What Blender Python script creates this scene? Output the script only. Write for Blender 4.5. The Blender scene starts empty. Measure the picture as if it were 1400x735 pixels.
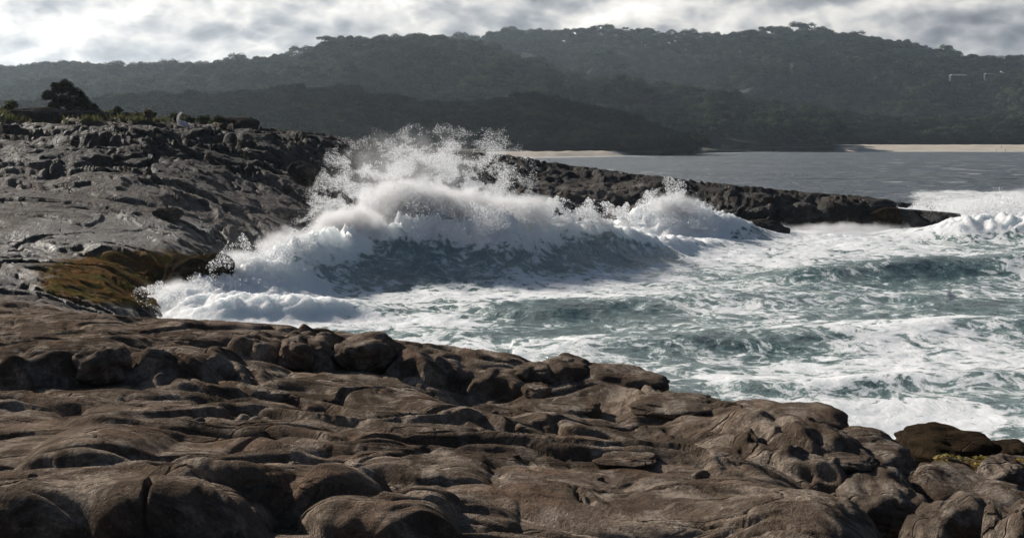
import bpy, math, random
import numpy as np
from mathutils import Vector, Matrix

S = bpy.context.scene
COL = S.collection
R = math.radians
random.seed(7)
rng = np.random.default_rng(11)

# ------------------------------------------------------------------ camera
CAM_H = 6.5
F = 2220.0                                   # focal length in photo pixels (1400 wide)
PITCH = math.atan((367.5 - 196) / F)
cam = bpy.data.cameras.new('camera')
cam.sensor_width = 36.0
cam.lens = 36.0 * F / 1400.0
cam.clip_start = 0.3
cam.clip_end = 30000
camo = bpy.data.objects.new('camera', cam)
COL.objects.link(camo)
camo.location = (0, 0, CAM_H)
camo.rotation_euler = (R(90) - PITCH, 0, 0)
S.camera = camo

# ------------------------------------------------------------------ light
SUN_AZ, SUN_EL = R(-42), R(26)               # azimuth from +Y towards +X
sun = bpy.data.lights.new('sun', 'SUN')
sun.energy = 5.0
sun.angle = R(0.6)
sun.color = (1.0, 0.93, 0.84)
suno = bpy.data.objects.new('sun', sun)
COL.objects.link(suno)
sd = Vector((math.sin(SUN_AZ) * math.cos(SUN_EL), math.cos(SUN_AZ) * math.cos(SUN_EL), math.sin(SUN_EL)))
suno.rotation_euler = sd.to_track_quat('Z', 'Y').to_euler()
suno.location = (-60, 60, 80)

S.view_settings.view_transform = 'Standard'
S.view_settings.look = 'None'
S.view_settings.exposure = 0.25
S.view_settings.gamma = 1.0
S.render.engine = 'CYCLES'
S.cycles.use_denoising = True
S.cycles.max_bounces = 6
S.cycles.diffuse_bounces = 2
S.cycles.glossy_bounces = 2
S.cycles.transmission_bounces = 2
S.cycles.volume_bounces = 1
S.cycles.transparent_max_bounces = 6
S.cycles.caustics_reflective = False
S.cycles.caustics_refractive = False


class NT:
    """small helper for writing node trees"""
    def __init__(s, tree):
        s.t = tree
        tree.nodes.clear()

    def n(s, kind, **kw):
        nd = s.t.nodes.new(kind)
        for k, v in kw.items():
            if k == 'inp':
                for a, b in v.items():
                    if hasattr(b, 'is_output'):
                        s.t.links.new(b, nd.inputs[a])
                    else:
                        nd.inputs[a].default_value = b
            else:
                setattr(nd, k, v)
        return nd

    def math(s, op, a, b=0.0, c=None, clamp=False):
        nd = s.n('ShaderNodeMath', operation=op, use_clamp=clamp, inp={0: a, 1: b})
        if c is not None:
            if hasattr(c, 'is_output'):
                s.t.links.new(c, nd.inputs[2])
            else:
                nd.inputs[2].default_value = c
        return nd.outputs[0]

    def ramp(s, fac, lo, hi, smooth=True, a=0.0, b=1.0):
        return s.n('ShaderNodeMapRange', interpolation_type='SMOOTHSTEP' if smooth else 'LINEAR',
                   inp={'Value': fac, 'From Min': lo, 'From Max': hi, 'To Min': a, 'To Max': b}).outputs[0]

    def mix(s, fac, a, b):
        nd = s.n('ShaderNodeMix', data_type='RGBA')
        for i, v in ((0, fac), (6, a), (7, b)):
            if hasattr(v, 'is_output'):
                s.t.links.new(v, nd.inputs[i])
            else:
                nd.inputs[i].default_value = v if i == 0 else (*v, 1)
        return nd.outputs[2]

    def noise(s, vec, scale, detail=5, rough=0.55, dist=0.0, kind='FBM'):
        return s.n('ShaderNodeTexNoise', noise_type=kind, inp={'Vector': vec, 'Scale': scale, 'Detail': detail,
                   'Roughness': rough, 'Distortion': dist}).outputs[0]

    def mapping(s, vec, loc=(0, 0, 0), rot=(0, 0, 0), scale=(1, 1, 1)):
        return s.n('ShaderNodeMapping', inp={'Vector': vec, 'Location': loc, 'Rotation': rot, 'Scale': scale}).outputs[0]


# ------------------------------------------------------------------ world: daylight sky with backlit broken cumulus
W = bpy.data.worlds.new('World')
S.world = W
W.use_nodes = True
w = NT(W.node_tree)
tc = w.n('ShaderNodeTexCoord').outputs['Generated']
sky = w.n('ShaderNodeTexSky', sky_type='NISHITA', sun_disc=False, sun_elevation=SUN_EL, sun_rotation=SUN_AZ,
          air_density=1.0, dust_density=1.0, ozone_density=1.0)
skyc = w.n('ShaderNodeVectorMath', operation='SCALE', inp={0: sky.outputs[0], 'Scale': 0.045}).outputs[0]
sep = w.n('ShaderNodeSeparateXYZ', inp={0: tc})
zz = w.math('MAXIMUM', sep.outputs[2], 0.0)
lz = w.math('MULTIPLY', w.math('LOGARITHM', w.math('ADD', zz, 0.16), 2.718), 3.0)
pv = w.n('ShaderNodeCombineXYZ', inp={0: w.math('MULTIPLY', sep.outputs[0], 9.0), 1: w.math('MULTIPLY', sep.outputs[1], 9.0), 2: w.math('MULTIPLY', lz, 1.25)}).outputs[0]
big = w.noise(w.mapping(pv, loc=(3.1, 0.4, 0.7)), 0.62, 3, 0.5)


def puffs(loc):
    q_ = w.mapping(pv, loc=loc)
    wn_ = w.n('ShaderNodeTexNoise', inp={'Vector': q_, 'Scale': 1.3, 'Detail': 4.0, 'Roughness': 0.6})
    q2_ = w.n('ShaderNodeVectorMath', operation='ADD', inp={0: q_, 1: w.n('ShaderNodeVectorMath', operation='SCALE', inp={0: wn_.outputs['Color'], 'Scale': 0.7}).outputs[0]}).outputs[0]
    v_ = w.n('ShaderNodeTexVoronoi', feature='F1', inp={'Vector': q2_, 'Scale': 1.55, 'Detail': 2.0, 'Roughness': 0.5, 'Lacunarity': 2.2})
    n_ = w.noise(q_, 1.4, 10, 0.62, 0.3)
    return w.math('ADD', w.math('MULTIPLY', w.math('SUBTRACT', 0.95, v_.outputs['Distance']), 0.55), w.math('MULTIPLY', n_, 0.45))


puff = puffs((1.7, 5.0, 2.0))
puff2 = puffs((1.7 + 0.08, 5.0, 2.0 - 0.11))
relief = w.math('SUBTRACT', puff2, puff)                         # bright on the sides that face the sun
dens = w.math('ADD', w.math('MULTIPLY', big, 0.55), w.math('MULTIPLY', puff, 0.45))
cover_lo = w.ramp(zz, 0.10, 0.36, True, 0.05, 0.56)
cover_hi = w.math('ADD', cover_lo, 0.12)
mask = w.ramp(dens, cover_lo, cover_hi)
dotn = w.n('ShaderNodeVectorMath', operation='DOT_PRODUCT', inp={0: tc, 1: tuple(sd)}).outputs['Value']
phase = w.ramp(dotn, -0.1, 0.95, True, 0.10, 1.0)
thick = w.ramp(dens, 0.26, 0.60, True, 1.08, 0.66)                # thick bellies are greyer
edge = w.math('ADD', 1.0, w.math('MULTIPLY', relief, 2.0))
lum = w.math('MULTIPLY', w.math('MULTIPLY', w.math('MULTIPLY', thick, edge), phase), 0.86)
warm = w.mix(w.ramp(lum, 0.30, 0.85), (0.74, 0.77, 0.83), (1.0, 0.96, 0.90))
cloud = w.n('ShaderNodeVectorMath', operation='SCALE', inp={0: warm, 'Scale': w.math('MULTIPLY', lum, 0.98)}).outputs[0]
skymix = w.mix(mask, skyc, cloud)
bg = w.n('ShaderNodeBackground', inp={'Color': skymix, 'Strength': 1.0})
w.n('ShaderNodeOutputWorld', inp={'Surface': bg.outputs[0]})
W.cycles.sampling_method = 'MANUAL'
W.cycles.sample_map_resolution = 1024


# ------------------------------------------------------------------ pixel <-> place
def ray(px, py):
    v = (367.5 - py) / F
    c, s_ = math.cos(PITCH), math.sin(PITCH)
    y, z = c + v * s_, -s_ + v * c
    return (px - 700.0) / F / y, z / y        # dX/dY, dZ/dY


def at(px, py, D):
    a, b = ray(px, py)
    return (a * D, D, CAM_H + b * D)


def ground_d(px, py, z=0.0):
    return (z - CAM_H) / ray(px, py)[1]


def proj(X, Y, Z):
    c, s_ = math.cos(PITCH), math.sin(PITCH)
    dy, dz = Y, Z - CAM_H
    fwd, up = dy * c - dz * s_, dy * s_ + dz * c
    return 700 + F * X / fwd, 367.5 - F * up / fwd


# ------------------------------------------------------------------ numpy noise
def hsh(ix, iy, seed):
    h = (ix.astype(np.int64) * 374761393 + iy.astype(np.int64) * 668265263 + seed * 1442695041) & 0xFFFFFFFF
    h = ((h ^ (h >> 13)) * 1274126177) & 0xFFFFFFFF
    h = ((h ^ (h >> 16)) * 2246822519) & 0xFFFFFFFF
    h = h ^ (h >> 15)
    return (h & 0xFFFFFF).astype(np.float32) / np.float32(0xFFFFFF)


def gnoise(x, y, seed=0):
    ix, iy = np.floor(x), np.floor(y)
    fx, fy = (x - ix).astype(np.float32), (y - iy).astype(np.float32)
    u, v = fx * fx * fx * (fx * (fx * 6 - 15) + 10), fy * fy * fy * (fy * (fy * 6 - 15) + 10)

    def g(i, j):
        a = hsh(ix + i, iy + j, seed) * 6.2831853
        return np.cos(a) * (fx - i) + np.sin(a) * (fy - j)
    n00, n10, n01, n11 = g(0, 0), g(1, 0), g(0, 1), g(1, 1)
    return ((n00 * (1 - u) + n10 * u) * (1 - v) + (n01 * (1 - u) + n11 * u) * v) * 1.5


def fbm(x, y, seed=0, octv=4, gain=0.5):
    t, a = 0, 1.0
    for k in range(octv):
        t = t + a * gnoise(x, y, seed + k * 17)
        x, y, a = x * 2.03 + 5.1, y * 2.03 - 3.7, a * gain
    return t


def ridged(x, y, seed=0, octv=4, gain=0.5):
    t, a = 0, 1.0
    for k in range(octv):
        t = t + a * (1 - np.abs(gnoise(x, y, seed + k * 17)) * 2)
        x, y, a = x * 2.03 + 5.1, y * 2.03 - 3.7, a * gain
    return t


def voro(x, y, seed=0, jit=0.9):
    ix, iy = np.floor(x), np.floor(y)
    f1 = np.full(x.shape, 9.0, np.float32)
    f2 = f1.copy()
    cid, cx, cy = np.zeros_like(f1), np.zeros_like(f1), np.zeros_like(f1)
    for i in (-1, 0, 1):
        for j in (-1, 0, 1):
            a, b = ix + i, iy + j
            dx = (a + 0.5 + (hsh(a, b, seed) - 0.5) * jit - x).astype(np.float32)
            dy = (b + 0.5 + (hsh(a, b, seed + 91) - 0.5) * jit - y).astype(np.float32)
            d = np.sqrt(dx * dx + dy * dy)
            m = d < f1
            f2 = np.where(m, f1, np.minimum(f2, d))
            cid = np.where(m, hsh(a, b, seed + 133), cid)
            cx, cy = np.where(m, dx, cx), np.where(m, dy, cy)
            f1 = np.where(m, d, f1)
    return f1, f2, cid, cx, cy


def sst(a, b, x):
    t = np.clip((x - a) / (b - a), 0, 1)
    return t * t * (3 - 2 * t)


# ------------------------------------------------------------------ object helpers
def grid_mesh(name, X, Y, Z, mat, cull=None, attrs=None, smooth=True):
    r, c = X.shape
    idx = np.arange(r * c).reshape(r, c)
    q = np.stack([idx[:-1, :-1], idx[:-1, 1:], idx[1:, 1:], idx[1:, :-1]], -1).reshape(-1, 4)
    co = np.stack([X, Y, Z], -1).reshape(-1, 3).astype(np.float32)
    if cull is not None:
        k = cull.reshape(-1)
        q = q[k[q].any(1)]
        used = np.zeros(r * c, bool)
        used[q] = True
        remap = np.cumsum(used) - 1
        co, q = co[used], remap[q]
        attrs = {a: v.reshape(-1)[used] for a, v in (attrs or {}).items()}
    me = bpy.data.meshes.new(name)
    me.vertices.add(len(co))
    me.vertices.foreach_set('co', co.ravel())
    me.loops.add(q.size)
    me.loops.foreach_set('vertex_index', q.ravel().astype(np.int32))
    me.polygons.add(len(q))
    me.polygons.foreach_set('loop_start', np.arange(0, q.size, 4, dtype=np.int32))
    me.update(calc_edges=True)
    if smooth:
        me.shade_smooth()
    for a, v in (attrs or {}).items():
        at_ = me.attributes.new(a, 'FLOAT', 'POINT')
        at_.data.foreach_set('value', v.reshape(-1).astype(np.float32))
    me.materials.append(mat)
    o = bpy.data.objects.new(name, me)
    COL.objects.link(o)
    return o


def mesh_np(name, co, faces, mat, parent=None, smooth=True):
    """faces: (n,3) or (n,4) int array"""
    faces = np.asarray(faces, dtype=np.int32)
    k = faces.shape[1]
    me = bpy.data.meshes.new(name)
    me.vertices.add(len(co))
    me.vertices.foreach_set('co', np.asarray(co, np.float32).ravel())
    me.loops.add(faces.size)
    me.loops.foreach_set('vertex_index', faces.ravel())
    me.polygons.add(len(faces))
    me.polygons.foreach_set('loop_start', np.arange(0, faces.size, k, dtype=np.int32))
    me.update(calc_edges=True)
    if smooth:
        me.shade_smooth()
    me.materials.append(mat)
    if name is None:
        return me
    o = bpy.data.objects.new(name, me)
    COL.objects.link(o)
    if parent:
        o.parent = parent
    return o


def tag(o, label=None, cat=None, group=None, kind=None):
    for k, v in (('label', label), ('category', cat), ('group', group), ('kind', kind)):
        if v:
            o[k] = v
    return o


def empty(name, loc=(0, 0, 0), rz=0):
    o = bpy.data.objects.new(name, None)
    COL.objects.link(o)
    o.location = loc
    o.rotation_euler = (0, 0, rz)
    return o


def material(name):
    m = bpy.data.materials.new(name)
    m.use_nodes = True
    return m, NT(m.node_tree)


def out(t, bsdf, vol=None):
    o = t.n('ShaderNodeOutputMaterial')
    if bsdf is not None:
        t.t.links.new(bsdf.outputs[0], o.inputs['Surface'])
    if vol is not None:
        t.t.links.new(vol.outputs[0], o.inputs['Volume'])


# ------------------------------------------------------------------ materials
def rock_material(name, tone_a, tone_b, tone_c, rough=(0.5, 0.8), bump=0.03, scale=1.0, zones=True, spec=0.0):
    m, t = material(name)
    pos = t.n('ShaderNodeNewGeometry').outputs['Position']
    p = t.mapping(pos, rot=(0, 0, R(38)), scale=(1, 0.45, 1))
    big_n = t.noise(pos, 0.35 * scale, 4, 0.6, 0.5)
    mid_n = t.noise(p, 2.2 * scale, 6, 0.65, 0.4)
    fine = t.noise(pos, 22 * scale, 5, 0.7)
    col = t.mix(t.ramp(big_n, 0.35, 0.66), tone_a, tone_b)
    col = t.mix(t.ramp(mid_n, 0.44, 0.62), col, tone_c)
    streak = t.noise(t.mapping(pos, rot=(0, 0, R(38)), scale=(0.35, 1.6, 1.6)), 1.6 * scale, 7, 0.72, 0.5)
    col = t.mix(t.math('MULTIPLY', t.ramp(streak, 0.50, 0.60), 0.62), col, tuple(c * 0.42 for c in tone_a))
    red = t.noise(t.mapping(pos, loc=(9, 3, 1)), 0.9 * scale, 6, 0.7, 0.4)
    col = t.mix(t.math('MULTIPLY', t.ramp(red, 0.52, 0.62), 0.5), col, (tone_b[0] * 1.15, tone_b[1] * 0.95, tone_b[2] * 0.85))
    # dark salt and lichen blotches, pale mineral specks
    bl = t.noise(pos, 1.3 * scale, 8, 0.75, 0.8)
    col = t.mix(t.math('MULTIPLY', t.ramp(bl, 0.53, 0.60), 0.55), col, tuple(c * 0.35 for c in tone_a))
    sp = t.noise(pos, 60 * scale, 2, 0.6)
    col = t.mix(t.math('MULTIPLY', t.ramp(sp, 0.60, 0.70), 0.35), col, tuple(min(1, c * 2.2) for c in tone_b))
    col = t.mix(t.math('MULTIPLY', t.ramp(fine, 0.42, 0.60, True, 1, 0), 0.45), col, tuple(c * 0.45 for c in tone_b))
    rg = t.ramp(mid_n, 0.35, 0.65, True, rough[0], rough[1])
    if zones:
        al = t.n('ShaderNodeAttribute', attribute_name='algae').outputs['Fac']
        an = t.noise(pos, 0.8, 6, 0.7, 0.6)
        af = t.ramp(t.math('ADD', al, t.math('SUBTRACT', an, 0.5)), 0.45, 0.75)
        ac = t.mix(t.ramp(t.noise(pos, 1.1, 5, 0.6), 0.42, 0.58), (0.21, 0.105, 0.038), (0.125, 0.110, 0.036))
        ac = t.mix(t.ramp(t.noise(pos, 3.0, 5, 0.6), 0.5, 0.7), ac, (0.34, 0.18, 0.05))
        col = t.mix(t.math('MULTIPLY', af, t.ramp(t.noise(pos, 2.2, 6, 0.7, 0.5), 0.36, 0.52, True, 0.35, 0.95)), col, ac)
        so = t.n('ShaderNodeAttribute', attribute_name='soil').outputs['Fac']
        sn = t.noise(pos, 0.5, 6, 0.7, 0.4)
        sf = t.ramp(t.math('ADD', so, t.math('SUBTRACT', sn, 0.5)), 0.45, 0.7)
        col = t.mix(sf, col, t.mix(t.ramp(fine, 0.4, 0.6), (0.10, 0.085, 0.035), (0.15, 0.11, 0.07)))
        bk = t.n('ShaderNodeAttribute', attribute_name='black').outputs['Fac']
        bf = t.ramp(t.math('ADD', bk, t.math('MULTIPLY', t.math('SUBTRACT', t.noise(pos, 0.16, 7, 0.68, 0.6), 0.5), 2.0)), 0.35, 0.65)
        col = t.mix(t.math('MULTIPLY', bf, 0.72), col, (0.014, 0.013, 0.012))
        wet = t.n('ShaderNodeAttribute', attribute_name='wet').outputs['Fac']
        wn = t.ramp(t.math('ADD', wet, t.math('SUBTRACT', t.noise(pos, 0.6, 5, 0.6), 0.5)), 0.4, 0.7)
        col = t.mix(t.math('MULTIPLY', t.math('MULTIPLY', wn, t.math('SUBTRACT', 1.0, af, clamp=True)), 0.4), col, tuple(c * 0.4 for c in tone_a))
        rg = t.math('SUBTRACT', rg, t.math('MULTIPLY', wn, 0.12))
    h = t.math('ADD', t.math('MULTIPLY', mid_n, 1.8), t.math('ADD', t.math('MULTIPLY', fine, 1.1), t.math('MULTIPLY', bl, 1.6)))
    h = t.math('ADD', h, t.math('MULTIPLY', sp, 0.22))
    vc = t.n('ShaderNodeTexVoronoi', feature='DISTANCE_TO_EDGE', inp={'Vector': t.n('ShaderNodeVectorMath', operation='ADD', inp={0: t.mapping(pos, rot=(0, 0, R(28)), scale=(0.5, 1.3, 0.8)), 1: t.n('ShaderNodeVectorMath', operation='SCALE', inp={0: t.n('ShaderNodeTexNoise', inp={'Vector': pos, 'Scale': 1.5 * scale, 'Detail': 5.0}).outputs['Color'], 'Scale': 0.5 / scale}).outputs[0]}).outputs[0], 'Scale': 1.1 * scale}).outputs['Distance']
    crk = t.math('MULTIPLY', t.ramp(vc, 0.0, 0.035, True, 1.0, 0.0), t.ramp(t.noise(pos, 0.5 * scale, 3, 0.5), 0.44, 0.56))
    h = t.math('SUBTRACT', h, t.math('MULTIPLY', crk, 1.6))
    h = t.math('ADD', h, t.math('MULTIPLY', t.noise(p, 7 * scale, 6, 0.7), 1.3))
    bmp = t.n('ShaderNodeBump', inp={'Strength': 1.0, 'Distance': bump, 'Height': h})
    b = t.n('ShaderNodeBsdfPrincipled', inp={'Base Color': col, 'Roughness': rg, 'Normal': bmp.outputs[0],
            'Specular IOR Level': t.math('MULTIPLY', t.math('ADD', spec, t.math('MULTIPLY', wn, 0.07)), t.math('SUBTRACT', 1.0, af, clamp=True)) if zones else spec})
    out(t, b)
    return m


M_NEAR = rock_material('near_rock', (0.120, 0.090, 0.068), (0.270, 0.208, 0.160), (0.50, 0.41, 0.33), (0.7, 0.9), 0.075)
M_FAR = rock_material('headland_rock', (0.066, 0.052, 0.043), (0.165, 0.138, 0.116), (0.33, 0.290, 0.250), (0.48, 0.72), 0.18, 0.5, spec=0.05)
M_BOULDER = rock_material('boulder_rock', (0.120, 0.090, 0.068), (0.250, 0.198, 0.156), (0.46, 0.385, 0.315), (0.7, 0.9), 0.055, 1.3, False)
M_DARKB = rock_material('weedy_rock', (0.030, 0.024, 0.017), (0.050, 0.038, 0.026), (0.085, 0.060, 0.036), (0.6, 0.8), 0.05, 1.3, False)
M_GREYB = rock_material('grey_boulder_rock', (0.05, 0.045, 0.04), (0.085, 0.078, 0.07), (0.12, 0.11, 0.10), (0.45, 0.7), 0.08, 0.6, False)

FOAM_COL = (0.86, 0.88, 0.89)


def sea_material():
    m, t = material('sea_water')
    pos = t.n('ShaderNodeNewGeometry').outputs['Position']
    cov = t.n('ShaderNodeAttribute', attribute_name='foam').outputs['Fac']
    teal = t.n('ShaderNodeAttribute', attribute_name='teal').outputs['Fac']
    p = t.mapping(pos, rot=(0, 0, R(12)), scale=(0.62, 0.40, 0.6))
    n1 = t.noise(p, 0.60, 8, 0.70, 1.0)
    n2 = t.noise(p, 3.1, 6, 0.70, 0.8)
    rd = t.noise(p, 1.1, 6, 0.6, 1.4)
    lace = t.math('SUBTRACT', 1.0, t.math('MULTIPLY', t.math('ABSOLUTE', t.math('SUBTRACT', rd, 0.5)), 7.0), clamp=True)
    nn = t.math('ADD', t.math('ADD', t.math('MULTIPLY', n1, 0.50), t.math('MULTIPLY', n2, 0.38)), t.math('MULTIPLY', lace, 0.14))
    thr = t.ramp(cov, 0.0, 1.0, False, 0.72, 0.22)
    f = t.ramp(t.math('SUBTRACT', nn, thr), -0.015, 0.085)
    thin = t.ramp(t.math('SUBTRACT', nn, thr), -0.16, 0.06)       # milky aerated water round the foam
    deep = t.mix(teal, (0.030, 0.045, 0.062), (0.040, 0.080, 0.073))
    deep = t.mix(t.math('MULTIPLY', t.ramp(n1, 0.42, 0.62), 0.5), deep, (0.030, 0.036, 0.030))
    aer = t.n('ShaderNodeAttribute', attribute_name='aerated').outputs['Fac']
    deep = t.mix(t.math('MULTIPLY', aer, 0.85), deep, (0.19, 0.235, 0.26))
    milky = t.mix(t.math('MULTIPLY', thin, 0.74), deep, (0.26, 0.38, 0.355))
    fleck = t.noise(t.mapping(pos, scale=(0.10, 0.035, 0.1)), 1.0, 7, 0.72, 0.6)
    lane = t.noise(t.mapping(pos, scale=(0.012, 0.008, 0.01)), 1.0, 4, 0.6, 0.4)
    f = t.math('MAXIMUM', f, t.math('MULTIPLY', t.math('MULTIPLY', t.ramp(t.math('ADD', fleck, t.math('MULTIPLY', lane, 0.35)), 0.76, 0.84), t.math('SUBTRACT', 1.0, teal)), 0.55))
    milky = t.mix(t.math('MULTIPLY', t.math('SUBTRACT', 1.0, teal), t.ramp(t.noise(t.mapping(pos, scale=(0.03, 0.012, 0.01)), 1.0, 6, 0.65, 0.4), 0.40, 0.62)), milky, (0.058, 0.080, 0.104))
    col = t.mix(f, milky, FOAM_COL)
    q = t.mapping(pos, rot=(0, 0, R(8)), scale=(0.8, 0.5, 0.6))
    h = t.math('ADD', t.math('MULTIPLY', t.noise(q, 1.4, 7, 0.62, 0.3), 0.30), t.math('MULTIPLY', t.noise(q, 6.0, 4, 0.6), 0.05))
    h = t.math('ADD', h, t.math('MULTIPLY', f, 0.05))
    far = t.math('SUBTRACT', 1.0, teal)
    h = t.math('ADD', h, t.math('MULTIPLY', far, t.math('MULTIPLY', t.noise(t.mapping(pos, scale=(0.5, 0.8, 0.5)), 0.35, 6, 0.65, 0.3), 4.5)))
    bmp = t.n('ShaderNodeBump', inp={'Strength': 1.0, 'Distance': 1.0, 'Height': h})
    b = t.n('ShaderNodeBsdfPrincipled', inp={'Base Color': col, 'Roughness': t.math('ADD', t.math('ADD', 0.16, t.math('MULTIPLY', far, t.math('MULTIPLY', lane, 0.36))), t.math('MULTIPLY', f, 0.6)),
            'IOR': 1.33, 'Normal': bmp.outputs[0], 'Specular IOR Level': 0.5})
    b.inputs['Subsurface Radius'].default_value = (0.9, 1.0, 1.0)
    t.t.links.new(t.math('MULTIPLY', f, 1.0), b.inputs['Subsurface Weight'])
    b.inputs['Subsurface Scale'].default_value = 1.0
    out(t, b)
    return m


M_SEA = sea_material()


def foam_material():
    m, t = material('white_water')
    pos = t.n('ShaderNodeNewGeometry').outputs['Position']
    h = t.math('ADD', t.noise(pos, 1.8, 7, 0.65, 0.5), t.math('MULTIPLY', t.noise(pos, 8, 4, 0.6), 0.3))
    bmp = t.n('ShaderNodeBump', inp={'Strength': 0.7, 'Distance': 0.35, 'Height': h})
    d = t.n('ShaderNodeBsdfDiffuse', inp={'Color': (*FOAM_COL, 1), 'Normal': bmp.outputs[0]})
    tr = t.n('ShaderNodeBsdfTranslucent', inp={'Color': (*FOAM_COL, 1), 'Normal': bmp.outputs[0]})
    mx = t.n('ShaderNodeMixShader', inp={0: 0.45, 1: d.outputs[0], 2: tr.outputs[0]})
    out(t, mx)
    return m


M_FOAM = foam_material()


def droplet_material():
    m, t = material('spray_droplets')
    d = t.n('ShaderNodeBsdfDiffuse', inp={'Color': (0.9, 0.91, 0.92, 1)})
    tr = t.n('ShaderNodeBsdfTranslucent', inp={'Color': (0.9, 0.91, 0.92, 1)})
    mx = t.n('ShaderNodeMixShader', inp={0: 0.5, 1: d.outputs[0], 2: tr.outputs[0]})
    out(t, mx)
    return m


M_DROP = droplet_material()


def simple(name, ca, cb, scale=1.0, rough=0.8, bump=0.0, rand=0.0, transl=0.0, spec=0.3):
    m, t = material(name)
    pos = t.n('ShaderNodeNewGeometry').outputs['Position']
    n = t.noise(pos, scale, 5, 0.6)
    col = t.mix(t.ramp(n, 0.38, 0.62), ca, cb)
    if rand:
        rd = t.n('ShaderNodeObjectInfo').outputs['Random']
        hsv = t.n('ShaderNodeHueSaturation', inp={'Color': col, 'Value': t.ramp(rd, 0, 1, False, 1 - rand, 1 + rand),
                  'Hue': t.ramp(t.math('FRACT', t.math('MULTIPLY', rd, 7.3)), 0, 1, False, 0.485, 0.515)})
        col = hsv.outputs[0]
    inp = {'Base Color': col, 'Roughness': rough, 'Specular IOR Level': spec}
    if bump:
        bm = t.n('ShaderNodeBump', inp={'Strength': 1.0, 'Distance': bump, 'Height': n})
        inp['Normal'] = bm.outputs[0]
    b = t.n('ShaderNodeBsdfPrincipled', inp=inp)
    if transl:
        tr = t.n('ShaderNodeBsdfTranslucent', inp={'Color': col})
        b = t.n('ShaderNodeMixShader', inp={0: transl, 1: b.outputs[0], 2: tr.outputs[0]})
    out(t, b)
    return m


M_SAND = simple('beach_sand', (0.52, 0.45, 0.36), (0.60, 0.52, 0.42), 0.05, 0.9)
M_SOIL = simple('forest_floor', (0.030, 0.032, 0.018), (0.045, 0.045, 0.025), 0.02, 0.9)
M_LEAF = simple('gum_leaves', (0.040, 0.058, 0.030), (0.080, 0.096, 0.046), 0.012, 0.9, rand=0.65, transl=0.08, spec=0.0)
M_SCRUB = simple('coastal_scrub_leaves', (0.018, 0.026, 0.012), (0.040, 0.048, 0.020), 0.03, 0.9, rand=0.4, transl=0.05, spec=0.0)
M_SHRUB = simple('shrub_leaves', (0.040, 0.055, 0.020), (0.075, 0.085, 0.030), 1.5, 0.8, rand=0.25, transl=0.3, spec=0.05)
M_OLIVE = simple('dry_shrub_leaves', (0.10, 0.085, 0.030), (0.15, 0.12, 0.05), 1.5, 0.6, rand=0.2, transl=0.3)
M_BARK = simple('grey_bark', (0.09, 0.08, 0.07), (0.16, 0.145, 0.125), 0.8, 0.8)
M_GRASS = simple('tussock_grass', (0.09, 0.10, 0.030), (0.16, 0.14, 0.06), 0.8, 0.6, transl=0.3)

# ------------------------------------------------------------------ the rock: base heights through known points
PTS = []          # (u, lnD, z)


def cp(px, py, D, dz=0.0):
    x, y, z = at(px, py, D)
    PTS.append((x / y, math.log(y), z + dz))


def cz(px, D, z):
    PTS.append(((px - 700) / F, math.log(D), z))


for px in (-150, 100, 400, 700, 1000, 1250, 1500):
    cz(px, 3.5, 4.7)
for px, D in ((-100, 9.5), (200, 9.5), (450, 9.5), (700, 10), (950, 11)):
    cp(px, 735, D)
for px, py, D in ((-100, 650, 12.5), (150, 650, 12.5), (400, 650, 13), (650, 650, 13.5), (850, 650, 14), (1000, 650, 15), (1120, 672, 15.5),
                  (-100, 565, 17), (150, 565, 17), (350, 562, 17.5), (550, 570, 18), (700, 590, 18), (850, 600, 18.5), (1000, 610, 18.5),
                  (-100, 522, 20.5), (60, 522, 20.5), (220, 522, 20.5), (400, 515, 22), (560, 510, 23), (690, 535, 23),
                  (-100, 455, 27), (60, 450, 27.5), (220, 455, 27.5), (400, 462, 28), (560, 480, 27.5), (700, 500, 26),
                  (-100, 425, 33), (100, 425, 34), (250, 436, 34), (400, 446, 33.5), (500, 460, 31), (600, 473, 30.5), (700, 486, 28),
                  (780, 540, 23.5), (850, 560, 22.5), (960, 575, 21.5),
                  (745, 505, 26), (800, 510, 26), (860, 520, 24.5), (910, 540, 23.8), (1000, 552, 22.8), (1100, 575, 21.3), (1180, 605, 20), (1235, 640, 18.5), (1150, 662, 16.3), (1225, 738, 12.3)):
    cp(px, py, D)
# hidden drop to the sea behind the near platform
for px, D in ((300, 41), (420, 40), (520, 38), (620, 36), (700, 33), (760, 31), (820, 30), (900, 28), (1000, 27), (1100, 25.5), (1180, 24), (1240, 22.5)):
    cz(px, D, 0.6)
    cz(px, D * 1.12, -0.8)
for px, D in ((320, 52), (450, 52), (600, 50), (750, 45), (900, 42), (1050, 40), (1200, 44), (1400, 46), (1550, 46)):
    cz(px, D, -2.2)
# lower right corner: gully, pool and boulders' bed
for px, D, z in ((1300, 12, 2.3), (1400, 12, 2.4), (1550, 12, 2.4), (1290, 12.8, 2.2), (1225, 15.6, 2.35), (1265, 17.2, 1.9), (1200, 17.3, 2.3), (1330, 17, 1.8), (1420, 17, 1.9), (1550, 17, 1.9),
                 (1290, 21, 1.5), (1400, 22, 1.4), (1550, 22, 1.4), (1270, 26, 1.2), (1330, 26.5, 1.25), (1390, 26.5, 1.3), (1500, 26, 1.3),
                 (1250, 31, 0.3), (1330, 31.5, 0.35), (1400, 31, 0.4), (1500, 31, 0.4), (1300, 35, -0.6), (1400, 35, -0.6), (1500, 35, -0.6)):
    cz(px, D, z)
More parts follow.
